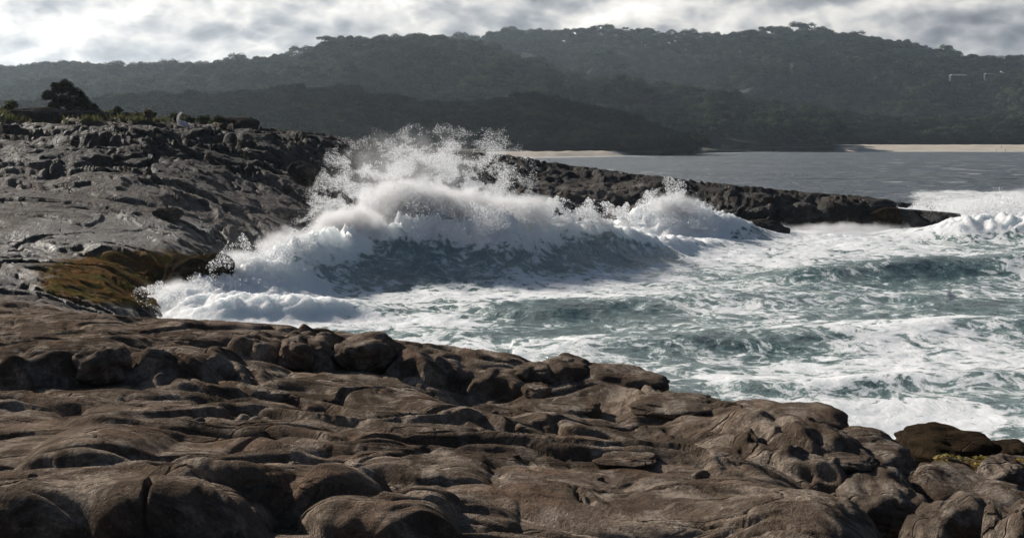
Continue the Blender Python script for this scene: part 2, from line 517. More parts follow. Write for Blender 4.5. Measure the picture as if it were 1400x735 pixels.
# middle shelf and headland
for px, py, D in ((-100, 405, 44), (40, 405, 44), (120, 410, 45), (-100, 360, 58), (60, 355, 60), (190, 352, 66), (270, 350, 71),
                  (-100, 325, 67), (60, 325, 68), (180, 325, 72), (300, 325, 77), (380, 318, 84),
                  (-100, 262, 78), (60, 262, 78), (180, 262, 80), (280, 276, 84), (380, 285, 90), (430, 275, 95),
                  (-100, 238, 84), (60, 236, 86), (200, 234, 88), (340, 240, 96), (430, 240, 104), (520, 245, 112),
                  (-100, 200, 95), (60, 200, 96), (220, 200, 97), (360, 210, 102), (470, 215, 112),
                  (-100, 163, 108), (60, 166, 109), (160, 168, 110), (260, 176, 112), (360, 178, 118), (430, 185, 124), (490, 194, 130),
                  (-100, 156, 120), (60, 156, 120), (160, 161, 124),
                  (600, 205, 136), (690, 213, 138), (760, 224, 137), (850, 237, 136), (950, 249, 132), (1050, 259, 129), (1120, 264, 128), (1190, 269, 127), (1225, 277, 126),
                  (600, 258, 118), (700, 258, 124), (800, 262, 125), (900, 265, 125), (1000, 268, 126)):
    cp(px, py, D)
for px, D, z in ((-100, 150, 7.0), (60, 150, 7.0), (200, 150, 6.0), (350, 150, 4.5), (500, 150, 3.2), (650, 150, 3), (750, 149, 1.5), (850, 147, 0.3),
                 (-100, 175, 5), (200, 175, 4.0), (400, 175, 2.5), (600, 175, 1.0), (750, 165, -1.5), (850, 156, -2), (1000, 142, -2), (1150, 139, -2), (1240, 136, -2), (1375, 127, -2), (1380, 118, -2),
                 (150, 52, 1.0), (195, 57, 0.6), (250, 64, 0.4), (310, 72, 0.2), (370, 77, 0.2), (430, 83, 0.1), (500, 91, 0), (560, 99, 0), (630, 108, 0), (700, 112, 0),
                 (780, 115, 0), (850, 117, 0.1), (930, 119, 0.1), (1000, 120.5, 0.3), (1100, 121, 0.3), (1200, 121, 0.3),
                 (270, 55, -1.2), (340, 63, -1.5), (430, 74, -2), (560, 88, -2), (700, 101, -2.2), (850, 108, -2.2), (1000, 113, -2.2), (1130, 114, -2.2), (1250, 114, -2.2),
                 (1000, 122.5, 1.5), (1100, 123, 1.7), (1200, 123.5, 1.7), (1255, 127, 1.5), (1300, 127, 1.3), (1335, 127, 0.1), (1255, 122.5, 0.2), (1300, 123.5, 0.1)):
    cz(px, D, z)
PTS = np.array(PTS)
PU, PL, PZ = PTS[:, 0] * 2.6, PTS[:, 1], PTS[:, 2]


def tps(r2):
    return np.where(r2 > 1e-12, 0.5 * r2 * np.log(np.maximum(r2, 1e-12)), 0)


n_ = len(PTS)
K = tps((PU[:, None] - PU[None]) ** 2 + (PL[:, None] - PL[None]) ** 2) + np.eye(n_) * 6e-4
Pm = np.stack([np.ones(n_), PU, PL], 1)
A_ = np.block([[K, Pm], [Pm.T, np.zeros((3, 3))]])
SOL = np.linalg.solve(A_, np.concatenate([PZ, [0, 0, 0]]))
GU, GL = np.linspace(-0.45, 0.45, 200), np.linspace(math.log(3.2), math.log(185), 420)
gu, gl = np.meshgrid(GU * 2.6, GL)
BASE = SOL[-3] + SOL[-2] * gu + SOL[-1] * gl
for i in range(n_):
    BASE += SOL[i] * tps((gu - PU[i]) ** 2 + (gl - PL[i]) ** 2)


def base_z(X, Y):
    u, l = np.clip(X / Y, -0.449, 0.449), np.clip(np.log(Y), GL[0], GL[-1] - 1e-4)
    a, b = (u - GU[0]) / (GU[1] - GU[0]), (l - GL[0]) / (GL[1] - GL[0])
    i, j = np.floor(a).astype(int), np.floor(b).astype(int)
    i, j = np.minimum(i, len(GU) - 2), np.minimum(j, len(GL) - 2)
    a, b = a - i, b - j
    return (BASE[j, i] * (1 - a) + BASE[j, i + 1] * a) * (1 - b) + (BASE[j + 1, i] * (1 - a) + BASE[j + 1, i + 1] * a) * b


# humps of bedrock: (px centre, py foot, py top, half width px, run of the steep side m, length back m, slant, distance)
HUMPS = [
    (50, 522, 461, 105, 0.9, 7.0, 0.0, 20.5), (215, 520, 470, 88, 0.9, 6.0, 0.1, 20.8), (318, 505, 480, 60, 0.6, 3.5, -0.5, 21.5),
    (360, 494, 446, 55, 0.8, 4.0, 0.2, 24.0), (425, 496, 448, 42, 0.8, 4.0, -0.2, 24.2), (570, 503, 466, 62, 0.8, 4.0, -0.4, 24.2),
    (650, 520, 476, 80, 1.0, 5.0, -0.8, 24.4), (95, 617, 585, 95, 0.5, 3.0, 0.0, 14.2), (25, 548, 535, 120, 0.3, 3, 0, 18.2),
    (330, 700, 642, 190, 0.5, 3.0, -0.06, 10.9), (90, 748, 664, 260, 0.5, 2.2, 0.02, 9.8),
    (500, 738, 684, 120, 0.5, 2.5, -0.35, 10.2), (420, 592, 575, 130, 0.4, 3.0, -0.2, 15.6), 
    (640, 560, 540, 120, 0.5, 3.0, -1.0, 19.0), (560, 640, 618, 110, 0.4, 2.5, -0.3, 13.5),
    (800, 585, 545, 95, 0.7, 3.0, -0.4, 20.2), (920, 575, 543, 70, 0.7, 3.5, -0.3, 20.6), (850, 700, 672, 170, 0.45, 2.5, -0.1, 11.8),
    (1000, 590, 560, 90, 0.6, 3.0, -0.4, 20.0), (1110, 625, 566, 105, 1.1, 4.0, -0.5, 18.6), (1190, 665, 605, 75, 1.0, 4.0, -0.5, 17.2),
    (1150, 655, 622, 60, 0.6, 3.0, -0.3, 16.9), (700, 655, 640, 130, 0.35, 2.2, -0.2, 12.9), (1000, 680, 655, 150, 0.4, 3, -0.4, 13.6),
    (620, 705, 680, 90, 0.4, 2.0, -0.4, 11.2), (780, 625, 610, 120, 0.35, 2.5, -0.1, 15.8), (960, 640, 622, 100, 0.35, 2.5, -0.4, 15.4),
    # the shelf and headland
    (150, 330, 305, 70, 1.2, 12, -0.3, 66), (230, 338, 318, 60, 1.2, 9, -0.4, 66), (120, 372, 360, 110, 0.9, 5, 0, 54), (235, 372, 352, 60, 1.0, 5, 0, 58),
    (60, 395, 382, 80, 0.6, 4, 0, 48.5), (140, 262, 244, 110, 1.6, 9, -0.4, 80), (50, 238, 212, 90, 2.5, 9, 0, 86), 
    (340, 212, 182, 110, 3.0, 12, -0.3, 104), (140, 215, 185, 110, 2.5, 9, -0.3, 96), (30, 190, 168, 110, 2.5, 8, -0.2, 102), (430, 225, 198, 70, 2.5, 12, -0.5, 110),
    (1090, 312, 268, 120, 2.0, 9, 0.0, 121.5), (1180, 312, 275, 60, 1.6, 6, 0.0, 121.5), (930, 282, 258, 90, 2.5, 8, 0.0, 124), (300, 335, 320, 60, 1.0, 7, -0.6, 71),
]


def humps(X, Y):
    z = np.zeros_like(X)
    for k, (px, y0, y1, hw, run, back, slant, D) in enumerate(HUMPS):
        x0, wd, H = (px - 700) / F * D, hw / F * D, (y0 - y1) / F * D
        dx = X - x0
        HK = (0.95 if y1 > 600 and px < 600 else 0.8) if px < 700 and D < 40 else 0.42
        sel = (np.abs(dx) < wd * 1.15) & (Y > D - run * 2 - abs(slant) * wd) & (Y < D + back * 1.2 + abs(slant) * wd)
        if not sel.any():
            continue
        xs, ys = X[sel], Y[sel]
        wob = gnoise(xs / wd * 2.2 + k * 3.3, ys / wd * 2.2, 77 + k) * (0.35 if D > 16 else 0.15)
        tx = np.abs(xs - x0 + wob * wd * 0.35) / wd
        lat = np.clip(1 - tx ** (4.0 if y1 > 600 else 2.6), 0, 1) ** (0.8 if y1 > 600 else 1.2)
        s_ = (ys - D - slant * (xs - x0)) + wob * run * 1.2 - run * 0.9 * tx ** 2.5
        fr = np.clip(s_ / run + 0.5, 0, 1)
        fr = np.sqrt(np.clip(1 - (1 - fr) ** 2.2, 0, 1))
        bk = 1 - sst(back * 0.25, back, s_)
        z[sel] = z[sel] + HK * H * fr * lat * bk * (1 - 0.5 * np.clip(z[sel] / (H + 0.3), 0, 1))
    return z


def terrace(t, step, sharp=0.22):
    f = t - np.floor(t)
    return step * (sst(0.5 - sharp, 0.5 + sharp, f) - f)


def terrain_raw(X, Y):
    X, Y = np.asarray(X, np.float32), np.asarray(Y, np.float32)
    z = base_z(X, Y) + humps(X, Y)
    near = 1 - sst(38, 50, Y)
    far = 1 - near
    ca, sa = math.cos(R(38)), math.sin(R(38))
    wx, wy = X + 1.1 * fbm(X * 0.3, Y * 0.3, 5, 3), Y + 1.1 * fbm(X * 0.3 + 9, Y * 0.3, 6, 3)
    th = R(10) + R(32) * sst(-4, 5, X + 0.15 * (Y - 16))
    ca, sa = np.cos(th), np.sin(th)
    a, b = wx * ca - (wy - 18) * sa, wx * sa + (wy - 18) * ca         # a runs towards the camera to the right
    d = np.zeros_like(X)
    m1 = sst(-0.35, 0.45, fbm(X * 0.13 + 2, Y * 0.13, 31, 2))
    # near slabs parted by joints
    f1, f2, c, cx, cy = voro(a / 4.2, b / 1.9, 3)
    e = 1 - np.exp(-np.maximum(f2 - f1, 0) / 0.09)
    d += near * (e * (0.05 + 0.09 * c * m1) + 0.14 * np.minimum(e * 1.2, 1) * (cx * ((c * 7.3 % 1) - 0.5) + cy * ((c * 13.7 % 1) - 0.3)))
    f1, f2, c, cx, cy = voro(a / 1.5 + 7, b / 0.62, 9)
    e = 1 - np.exp(-np.maximum(f2 - f1, 0) / 0.12)
    m2 = sst(0.12, 0.5, fbm(X * 0.22, Y * 0.22 + 8, 41, 2))
    d += near * e * m2 * (0.02 + 0.04 * c + 0.05 * (cx * ((c * 5.1 % 1) - 0.5) + cy * ((c * 11.3 % 1) - 0.3)))
    # sheets that peel off in thin ledges
    t1 = 1.1 * fbm(a * 0.13, b * 0.26, 81, 5, 0.45) + b * 0.16
    d += near * (terrace(t1, 0.09, 0.085) + terrace(t1 * 2.9 + 0.25 * gnoise(a * 0.9, b * 1.5, 83), 0.028, 0.10))
    st = ridged(a * 0.25 + 3, b * 1.1, 51, 3, 0.5)
    d += near * 0.018 * (st - 1.0)
    d += near * (0.10 * fbm(X * 0.30, Y * 0.30, 61, 3) + 0.008 * fbm(a * 2.4, b * 5.0, 65, 4, 0.65))
    jn = np.abs(gnoise(a * 0.11 + 0.3, b * 0.30, 71) + 0.10 * gnoise(a * 0.8, b * 0.8, 72))
    d -= near * 0.12 * np.exp(-(jn / 0.016) ** 2) * sst(-0.2, 0.2, gnoise(X * 0.3, Y * 0.3, 73))
    for k_, (q1, q2, sp_) in enumerate(((b, a, 1.35), (a, b, 3.1))):      # two families of joints
        g_ = q1 / sp_ + 0.35 * fbm(q2 * 0.25, q1 * 0.25, 85 + k_, 3)
        g_ = np.abs(g_ - np.round(g_)) * sp_
        d -= near * (0.15 - 0.04 * k_) * np.exp(-(g_ / (0.015 + 0.0066 * Y)) ** 2) * sst(-0.08, 0.15, gnoise(q2 * 0.22, q1 * 0.5, 88 + k_))
    d *= np.clip(Y / 19.0, 0.42, 1.0)
    # headland slabs
    wx, wy = X + 2.6 * fbm(X * 0.12, Y * 0.12, 105, 4), Y + 3.0 * fbm(X * 0.12 + 9, Y * 0.12, 106, 4)
    ca, sa = math.cos(R(16)), math.sin(R(16))
    a, b = wx * ca - wy * sa, wx * sa + wy * ca
    up = sst(76, 92, Y + 0.1 * X)
    up = up * (1 - 0.6 * sst(0, 12, X))
    rough = 0.20 + 0.34 * up
    f1, f2, c, cx, cy = voro(a / 8.5, b / 7.5, 103)
    e = 1 - np.exp(-np.maximum(f2 - f1, 0) / 0.05)
    d += far * rough * e * (0.10 + 0.50 * c + 0.55 * (cx * ((c * 7.3 % 1) - 0.5) + cy * ((c * 13.7 % 1) - 0.5)))
    f1, f2, c, cx, cy = voro(a / 4.0 + 7, b / 3.0, 109)
    e = 1 - np.exp(-np.maximum(f2 - f1, 0) / 0.08)
    m2 = sst(-0.05, 0.5, fbm(X * 0.1, Y * 0.1 + 8, 141, 2) + 0.25 * up)
    d += far * rough * e * m2 * (0.05 + 0.22 * c + 0.25 * (cx * ((c * 5.1 % 1) - 0.5) + cy * ((c * 11.3 % 1) - 0.5)))
    f1, f2, c, cx, cy = voro(a / 0.95 + 7, b / 0.7, 119)
    e = 1 - np.exp(-np.maximum(f2 - f1, 0) / 0.12)
    m3 = sst(0.0, 0.4, fbm(X * 0.2 + 11, Y * 0.2 + 8, 151, 2))
    d += far * e * m3 * (0.02 + 0.06 * c) * (0.5 + 0.5 * up)
    t1 = 1.4 * fbm(a * 0.07, b * 0.11, 181, 5, 0.5) + b * 0.10
    d += far * (terrace(t1, 0.42, 0.06) + terrace(t1 * 2.9 + 0.25 * gnoise(a * 0.5, b * 0.6, 183), 0.13, 0.08)) * (0.75 + 0.35 * up)
    d += far * (0.06 * (ridged(a * 0.2, b * 0.7, 161, 4) - 1) + 0.07 * fbm(X * 0.8, Y * 0.8, 165, 4, 0.6) * (0.4 + up))
    jn = np.abs(gnoise(a * 0.07 + 0.3, b * 0.15, 171) + 0.08 * gnoise(a * 0.6, b * 0.6, 172))
    d -= far * 0.5 * np.exp(-(jn / 0.016) ** 2)
    for k_, (q1, q2, sp_) in enumerate(((b, a, 5.5), (a, b, 9.0))):
        g_ = q1 / sp_ + 0.35 * fbm(q2 * 0.07, q1 * 0.07, 185 + k_, 3)
        g_ = np.abs(g_ - np.round(g_)) * sp_
        d -= far * 0.34 * np.exp(-(g_ / (0.0045 * Y)) ** 2) * sst(-0.1, 0.2, gnoise(q2 * 0.08, q1 * 0.15, 188 + k_))
    slab = np.exp(-(((X + 19) / 6.5) ** 2 + ((Y - 76) / 7.5) ** 2) ** 2) + np.exp(-(((X + 13.5) / 3.5) ** 2 + ((Y - 90) / 6.0) ** 2) ** 2)
    d = d * (1 - 0.62 * far * slab)
    amp = sst(-1.6, 0.4, z) * 0.85 + 0.15
    return z + (d - near * 0.14 - far * 0.25) * amp


# bring the two crest lines (platform against the sea, headland against the bay) to their real height
def crest_fix(sil, dlo, dhi, fw, bw, win):
    px = np.arange(sil[0][0], sil[-1][0] + 1, 4.0)
    tgt = np.interp(px, [q[0] for q in sil], [q[1] for q in sil])
    u = (px - 700) / F
    dd = rows_geo(dlo, dhi, 260)
    Ug, Dg = np.meshgrid(u, dd)
    Zg = terrain_raw(Ug * Dg, Dg)
    for (u0, l0, dz, f_, b_) in FIX:
        Zg = Zg + fix_term(Ug, np.log(Dg), u0, l0, dz, f_, b_)
    py = proj(Ug * Dg, Dg, Zg)[1]
    k = py.argmin(0)
    dc = dd[k]
    ker = np.hanning(win)
    ker /= ker.sum()
    sm = lambda v: np.convolve(np.pad(v, win // 2, mode='edge'), ker, 'same')[win // 2:-(win // 2)]
    dc = sm(dc)
    dz = sm((py[k, np.arange(len(px))] - tgt) / F * dc)
    FIX.append((u, np.log(dc), dz, fw, bw))


def fix_term(u, l, u0, l0, dz, fw, bw):
    h = np.interp(u, u0, dz, left=dz[0], right=0.0)
    q = l - np.interp(u, u0, l0)
    return h * np.where(q < 0, np.exp(-(q / fw) ** 2), np.exp(-(q / bw) ** 2))


def rows_geo(a, b, n):
    return np.exp(np.linspace(math.log(a), math.log(b), n))


FIX = []
for _ in range(2):
    crest_fix([(-150, 404), (0, 408), (60, 415), (110, 425), (180, 433), (300, 438), (430, 447), (500, 459), (600, 471), (700, 483), (745, 500), (790, 505), (850, 516), (900, 532),
               (960, 541), (1030, 555), (1100, 571), (1150, 585), (1180, 602), (1240, 632), (1270, 660)], 16, 46, 0.16, 0.3, 13)
for _ in range(2):
    crest_fix([(-150, 152), (0, 152), (60, 154), (150, 158), (250, 168), (300, 166), (350, 173), (430, 181), (470, 188), (560, 200), (690, 211), (760, 222), (850, 235), (950, 247),
               (1050, 257), (1100, 262), (1170, 267), (1210, 272), (1235, 277), (1260, 280), (1300, 284), (1315, 292)], 96, 146, 0.06, 0.3, 9)


def terrain(X, Y):
    z = terrain_raw(X, Y)
    u, l = X / Y, np.log(Y)
    for f in FIX:
        z = z + fix_term(u, l, *f) * sst(-1.2, 0.3, z)
    return z


def zones(X, Y, Z):
    px, py = proj(X, Y, np.maximum(Z, 0.2))
    al = np.exp(-(((px - 185) / 165) ** 2 + ((py - 380) / 48) ** 2) ** 2)
    al = np.maximum(al, 0.9 * np.exp(-(((px - 1340) / 70) ** 2 + ((py - 640) / 14) ** 2) ** 2) * (Y < 40) * (Y > 20))
    al = np.maximum(al, 0.62 * np.exp(-(((px - 950) / 60) ** 2 + ((py - 538) / 6) ** 2)) * (Y < 40))
    al = np.maximum(al, 0.62 * np.exp(-(((px - 1170) / 70) ** 2 + ((py - 272) / 7) ** 2)) * (Y > 60))
    soil = sst(-5, 5, 168 - py + 0.01 * px) * (Y > 90) * (px < 520)
    wet = np.where(Y > 45, 0.35 + 0.5 * (1 - sst(0.5, 3.5, Z)), 0.72 * (1 - sst(2.2, 3.0, Z)) * (Y > 18.5))
    wet = np.maximum(wet, 0.85 * np.exp(-(((px - 150) / 190) ** 2 + ((py - 340) / 60) ** 2) ** 2) * (Y > 45))
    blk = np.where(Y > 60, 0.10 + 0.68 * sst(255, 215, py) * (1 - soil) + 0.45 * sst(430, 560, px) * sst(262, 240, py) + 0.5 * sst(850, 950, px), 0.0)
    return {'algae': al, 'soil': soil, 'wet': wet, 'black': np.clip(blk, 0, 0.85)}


def rows_geo(a, b, n):
    return np.exp(np.linspace(math.log(a), math.log(b), n))


us = np.linspace(-0.44, 0.44, 800)
ds = np.concatenate([rows_geo(5.5, 8.5, 60)[:-1], rows_geo(8.5, 36, 600)[:-1], rows_geo(36, 50, 90)])
U, D = np.meshgrid(us, ds)
X, Y = U * D, D
Z = terrain(X, Y)
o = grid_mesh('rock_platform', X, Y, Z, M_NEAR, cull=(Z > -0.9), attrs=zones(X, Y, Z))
tag(o, 'brown weathered bedrock platform with cracks and rounded humps in the foreground', None, None, 'structure')
us2 = us[(us > -0.41) & (us < 0.285)]
ds2 = np.concatenate([rows_geo(50, 140, 430)[:-1], rows_geo(140, 180, 30)])
U, D = np.meshgrid(us2, ds2)
X, Y = U * D, D
Z = terrain(X, Y)
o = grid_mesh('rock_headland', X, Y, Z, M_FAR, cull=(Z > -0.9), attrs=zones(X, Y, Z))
tag(o, 'dark grey rock headland with big slabs running out to a low reef', None, None, 'structure')


# ------------------------------------------------------------------ the sea
ds3 = np.concatenate([rows_geo(20, 48, 60)[:-1], rows_geo(48, 118, 370)[:-1], rows_geo(118, 300, 90)])
us3 = np.linspace(-0.44, 0.44, 730)
U, D = np.meshgrid(us3, ds3)
X, Y = U * D, D.copy()
px0, py0 = proj(X, Y, np.zeros_like(X))


def ell(px, py, rx, ry, p=1.0):
    return np.exp(-(((px0 - px) / rx) ** 2 + ((py0 - py) / ry) ** 2) ** p)


# crest of the breaker: photo x -> distance and height
CX = [120, 180, 250, 330, 430, 520, 600, 700, 780, 850, 930, 1000, 1080]
CD = [60, 61, 62, 66, 72, 77, 79, 81, 84.5, 89, 95, 101, 106]
CH = [0.0, 0.4, 0.9, 1.55, 2.1, 2.5, 2.7, 2.55, 2.25, 1.6, 0.9, 0.35, 0.0]
cu = (np.array(CX) - 700) / F
crestD = np.interp(U, cu, CD) + 0.8 * gnoise(X * 0.18, X * 0 + 3.3, 201)
crestH = np.interp(U, cu, CH, left=0, right=0) * (0.93 + 0.20 * gnoise(X * 0.30, Y * 0, 202))
s_ = Y - crestD
front = 1 / (1 + (np.minimum(s_, 0) / 3.3) ** 2) * sst(-16, -3, s_)
backp = 0.42 + 0.58 * np.exp(-(np.maximum(s_, 0) / 5.0) ** 2)
backp = backp * (1 - sst(14, 40, s_))
wave = crestH * np.where(s_ < 0, front, backp)
# second small bore near the shore and swells to the right
def bump_line(pts, wf, wb):
    x_, d_, h_ = zip(*pts)
    cu_ = (np.array(x_) - 700) / F
    q = Y - np.interp(U, cu_, d_) - 0.7 * gnoise(X * 0.3, X * 0 + 1.3, 203 + int(d_[0]))
    h = np.interp(U, cu_, h_, left=0, right=0)
    return h * np.where(q < 0, np.exp(-(q / wf) ** 2), np.exp(-(q / wb) ** 2)), q


w1, q1 = bump_line([(220, 57.5, 0), (300, 58, .45), (400, 60, .7), (480, 61, .5), (560, 62.5, 0)], 1.3, 3.5)
w2, q2 = bump_line([(820, 112, 0), (870, 110, 1.4), (920, 109, 1.9), (980, 110, 1.4), (1060, 112, .3), (1100, 112, 0)], 2.2, 5)
w3, q3 = bump_line([(1190, 114, 0), (1260, 112, .6), (1320, 110, 1.3), (1390, 109, 1.5), (1500, 108, 1.5), (1560, 108, 1.2)], 3.0, 8)
w4, q4 = bump_line([(940, 43.5, 0), (1040, 43, .22), (1160, 43, .32), (1300, 44, .2), (1420, 45, .25)], 0.8, 2.2)
w5, q5 = bump_line([(700, 50, .2), (900, 52, .35), (1100, 54, .4), (1300, 56, .35), (1500, 57, .3)], 2.2, 3.0)
w6, q6 = bump_line([(1000, 76, 0), (1100, 77, .6), (1250, 80, .9), (1500, 84, .9)], 3, 5)
w7, q7 = bump_line([(560, 61, 0), (700, 62, .3), (850, 64, .45), (1000, 66, .4), (1300, 68, .2)], 2.2, 3.5)
swell = wave + w1 + w2 + w3 + w4 + w5 + w6 + w7

foam = 0.47 + 0.22 * fbm(X * 0.06, Y * 0.035, 301, 3)
foam *= sst(40, 52, Y) * 0.3 + 0.7
foam = np.maximum(foam, 0.62 * ell(700, 400, 520, 32))
foam = np.maximum(foam, 0.60 * ell(1050, 350, 420, 34))
foam = np.maximum(foam, 1.00 * ell(330, 425, 170, 30, 2))
foam = np.maximum(foam, 0.72 * ell(560, 440, 170, 16))
foam = np.maximum(foam, 0.80 * ell(1150, 322, 140, 16))
foam = np.maximum(foam, 0.74 * ell(1180, 572, 260, 36, 2))
foam = np.maximum(foam, 0.66 * ell(1000, 520, 180, 12))
foam = np.maximum(foam, 0.66 * ell(1250, 445, 240, 16))
foam *= 1 - 0.65 * ell(800, 432, 110, 12) - 0.55 * ell(1280, 372, 150, 20) - 0.55 * ell(1000, 475, 170, 14) - 0.4 * ell(1330, 420, 120, 12) - 0.4 * ell(750, 455, 200, 8)
# behind and on the crest of the breaker everything is white
lip = sst(-4.2, 0.2, s_ + 1.6 * gnoise(X * 0.5, Y * 0.3, 305) + 0.9 * gnoise(X * 1.6, Y * 0.8, 306)) * (crestH > 0.12)
left_white = 1 - sst(430, 520, px0)
foam = np.maximum(foam, lip * sst(0.05, 0.5, crestH) * (1 - sst(22, 40, s_)) * 0.98)
face = np.exp(-((s_ + 4.6) / 3.2) ** 2) * sst(0.5, 1.4, crestH) * (1 - left_white)
foam = foam * (1 - 0.55 * face) + 0.08 * face
foam = np.maximum(foam, left_white * sst(0.2, 0.8, crestH) * sst(-9, -5, s_) * 0.92 * (1 - 0.6 * np.exp(-((s_ + 3.0) / 1.6) ** 2)))
foam = np.maximum(foam, sst(0.25, 0.9, w2) * 0.95)
foam = np.maximum(foam, sst(0.2, 1.0, w3) * 0.97)
foam = np.maximum(foam, sst(0.25, 0.6, w1) * (q1 > -0.9) * 0.95)
foam = np.maximum(foam, sst(0.1, 0.4, w4) * 0.9)
shore = np.exp(-((terrain(X, Y) + 0.0) / 0.55) ** 2) * (Y < 150)
foam = np.maximum(foam, 0.80 * shore * (Y > 55))
foam = np.where((Y > 122) & (px0 < 1290), foam * (1 - sst(122, 128, Y)) + 0.13 * sst(122, 128, Y), foam)
foam = np.maximum(foam, 0.92 * sst(1215, 1290, px0) * sst(252, 272, py0 + 0.08 * (1400 - px0)) * (1 - sst(318, 335, py0)))
foam = np.maximum(foam, 0.85 * ell(1290, 268, 60, 4))
foam = foam + (0.13 - foam) * sst(0, 1, (266 + 5 * gnoise(px0 * 0.03, py0 * 0, 77) - py0) / 10) * (Y > 122)
foam = np.clip(foam, 0, 1)

chop = 0.13 * fbm(X * 0.16, Y * 0.16, 311, 3) + 0.05 * fbm(X * 0.6, Y * 0.45, 315, 3, 0.6)
agit = sst(0.45, 0.95, foam) * sst(36, 46, Y)
bil = np.abs(gnoise(X * 0.75, Y * 0.6, 321)) * 0.75 + np.abs(gnoise(X * 1.7, Y * 1.4, 322)) * 0.42 + np.abs(gnoise(X * 3.9, Y * 3.0, 323)) * 0.2
bigw = np.clip(swell / 2.0, 0.18, 1.2)
Z = swell + chop * (1 - 0.5 * sst(150, 300, Y)) + agit * (0.55 - bil) * bigw * 1.35
Yd = Y - np.exp(-((s_ + 0.2) / 1.1) ** 2) * np.clip(crestH - 0.8, 0, 2) * 0.45      # lip leans forward
teal = np.clip(1 - sst(105, 135, Y), 0, 1)
o = grid_mesh('sea', X, Yd, Z, M_SEA, attrs={'foam': foam, 'teal': teal, 'aerated': np.clip(np.exp(-((s_ + 3.6) / 4.2) ** 2) * sst(0.4, 1.6, crestH), 0, 1)})
tag(o, 'teal and white churning sea with a breaker rolling onto the rocks', None, None, 'structure')
SEA = dict(crestU=cu, crestD=CD, crestH=CH)

# far bay
us4 = np.linspace(-0.9, 0.9, 300)
U, D = np.meshgrid(us4, rows_geo(300, 2400, 160))
X, Y = U * D, D
Z = 0.20 * fbm(X * 0.05, Y * 0.03, 311, 3) * (1 - sst(300, 500, Y)) - 0.02 + 0 * X
fo = 0.13 + 0.0 * X
# surf lines along the beaches
bx = np.interp(X / Y, (np.array([690, 800, 900, 960, 1050, 1100, 1400, 1600]) - 700) / F, [740, 800, 900, 1080, 1230, 1290, 1310, 1320])
fo = np.maximum(fo, 0.8 * np.exp(-((Y - bx + 18) / 16) ** 2) * (X > -10))
fo = np.maximum(fo, 0.62 * np.exp(-((Y - bx + 90 + 20 * gnoise(X * 0.01, Y * 0, 9)) / 14) ** 2) * sst(-0.1, 0.2, gnoise(X * 0.012, Y * 0 + 4, 15)) * (X > 40))
Z += np.where((Y > bx + 10) & (X / Y > -0.02), -3.0, 0.0)
o = grid_mesh('bay_water', X, Y, Z, M_SEA, attrs={'foam': fo, 'teal': 0 * X})
tag(o, 'dark grey-blue water of the bay beyond the reef', None, None, 'structure')

# ------------------------------------------------------------------ foliage meshes (shared by every tree of a kind)
def leaf_cloud(lobes, n, size, seed, flat=0.75):
    """many small leaf-clump faces spread through a few uneven lobes; returns co, quads"""
    r = np.random.default_rng(seed)
    vol = np.array([l[3] ** 2 for l in lobes])
    pick = r.choice(len(lobes), n, p=vol / vol.sum())
    L = np.array(lobes)[pick]
    v = r.normal(size=(n, 3))
    v /= np.linalg.norm(v, axis=1)[:, None]
    rad = r.uniform(0.55, 1.08, n) ** 0.6
    v[:, 2] = np.where(v[:, 2] < -0.35, -v[:, 2] * 0.5, v[:, 2])
    c = L[:, :3] + v * (rad * L[:, 3])[:, None] * np.array([1, 1, flat])
    t1 = r.normal(size=(n, 3))
    t1 /= np.linalg.norm(t1, axis=1)[:, None]
    nn = v + 0.38 * r.normal(size=(n, 3)) + np.array([0, 0, 0.35])
    t2 = np.cross(nn, t1)
    t2 /= np.linalg.norm(t2, axis=1)[:, None] + 1e-6
    t1 = np.cross(t2, nn)
    t1 /= np.linalg.norm(t1, axis=1)[:, None] + 1e-6
    s1 = size * r.uniform(0.6, 1.3, n)[:, None]
    s2 = size * r.uniform(0.35, 0.9, n)[:, None]
    co = np.stack([c - t1 * s1, c - t2 * s2, c + t1 * s1 * 0.8, c + t2 * s2 * 1.1], 1).reshape(-1, 3)
    q = np.arange(n * 4).reshape(-1, 4)
    return co, q


def tube(path, radii, k=6):
    co, fa = [], []
    path = [Vector(p) for p in path]
    for i, p in enumerate(path):
        d = (path[min(i + 1, len(path) - 1)] - path[max(i - 1, 0)]).normalized()
        a = d.orthogonal().normalized()
        b = d.cross(a)
        for j in range(k):
            t = 2 * math.pi * j / k
            co.append(p + (a * math.cos(t) + b * math.sin(t)) * radii[i])
    for i in range(len(path) - 1):
        for j in range(k):
            fa.append((i * k + j, i * k + (j + 1) % k, (i + 1) * k + (j + 1) % k, (i + 1) * k + j))
    return [tuple(c) for c in co], fa


def join(parts):
    co, fa = [], []
    for c, f in parts:
        o_ = len(co)
        co += [tuple(x) for x in c]
        fa += [tuple(int(i) + o_ for i in q) for q in f]
    return np.array(co), np.array(fa)


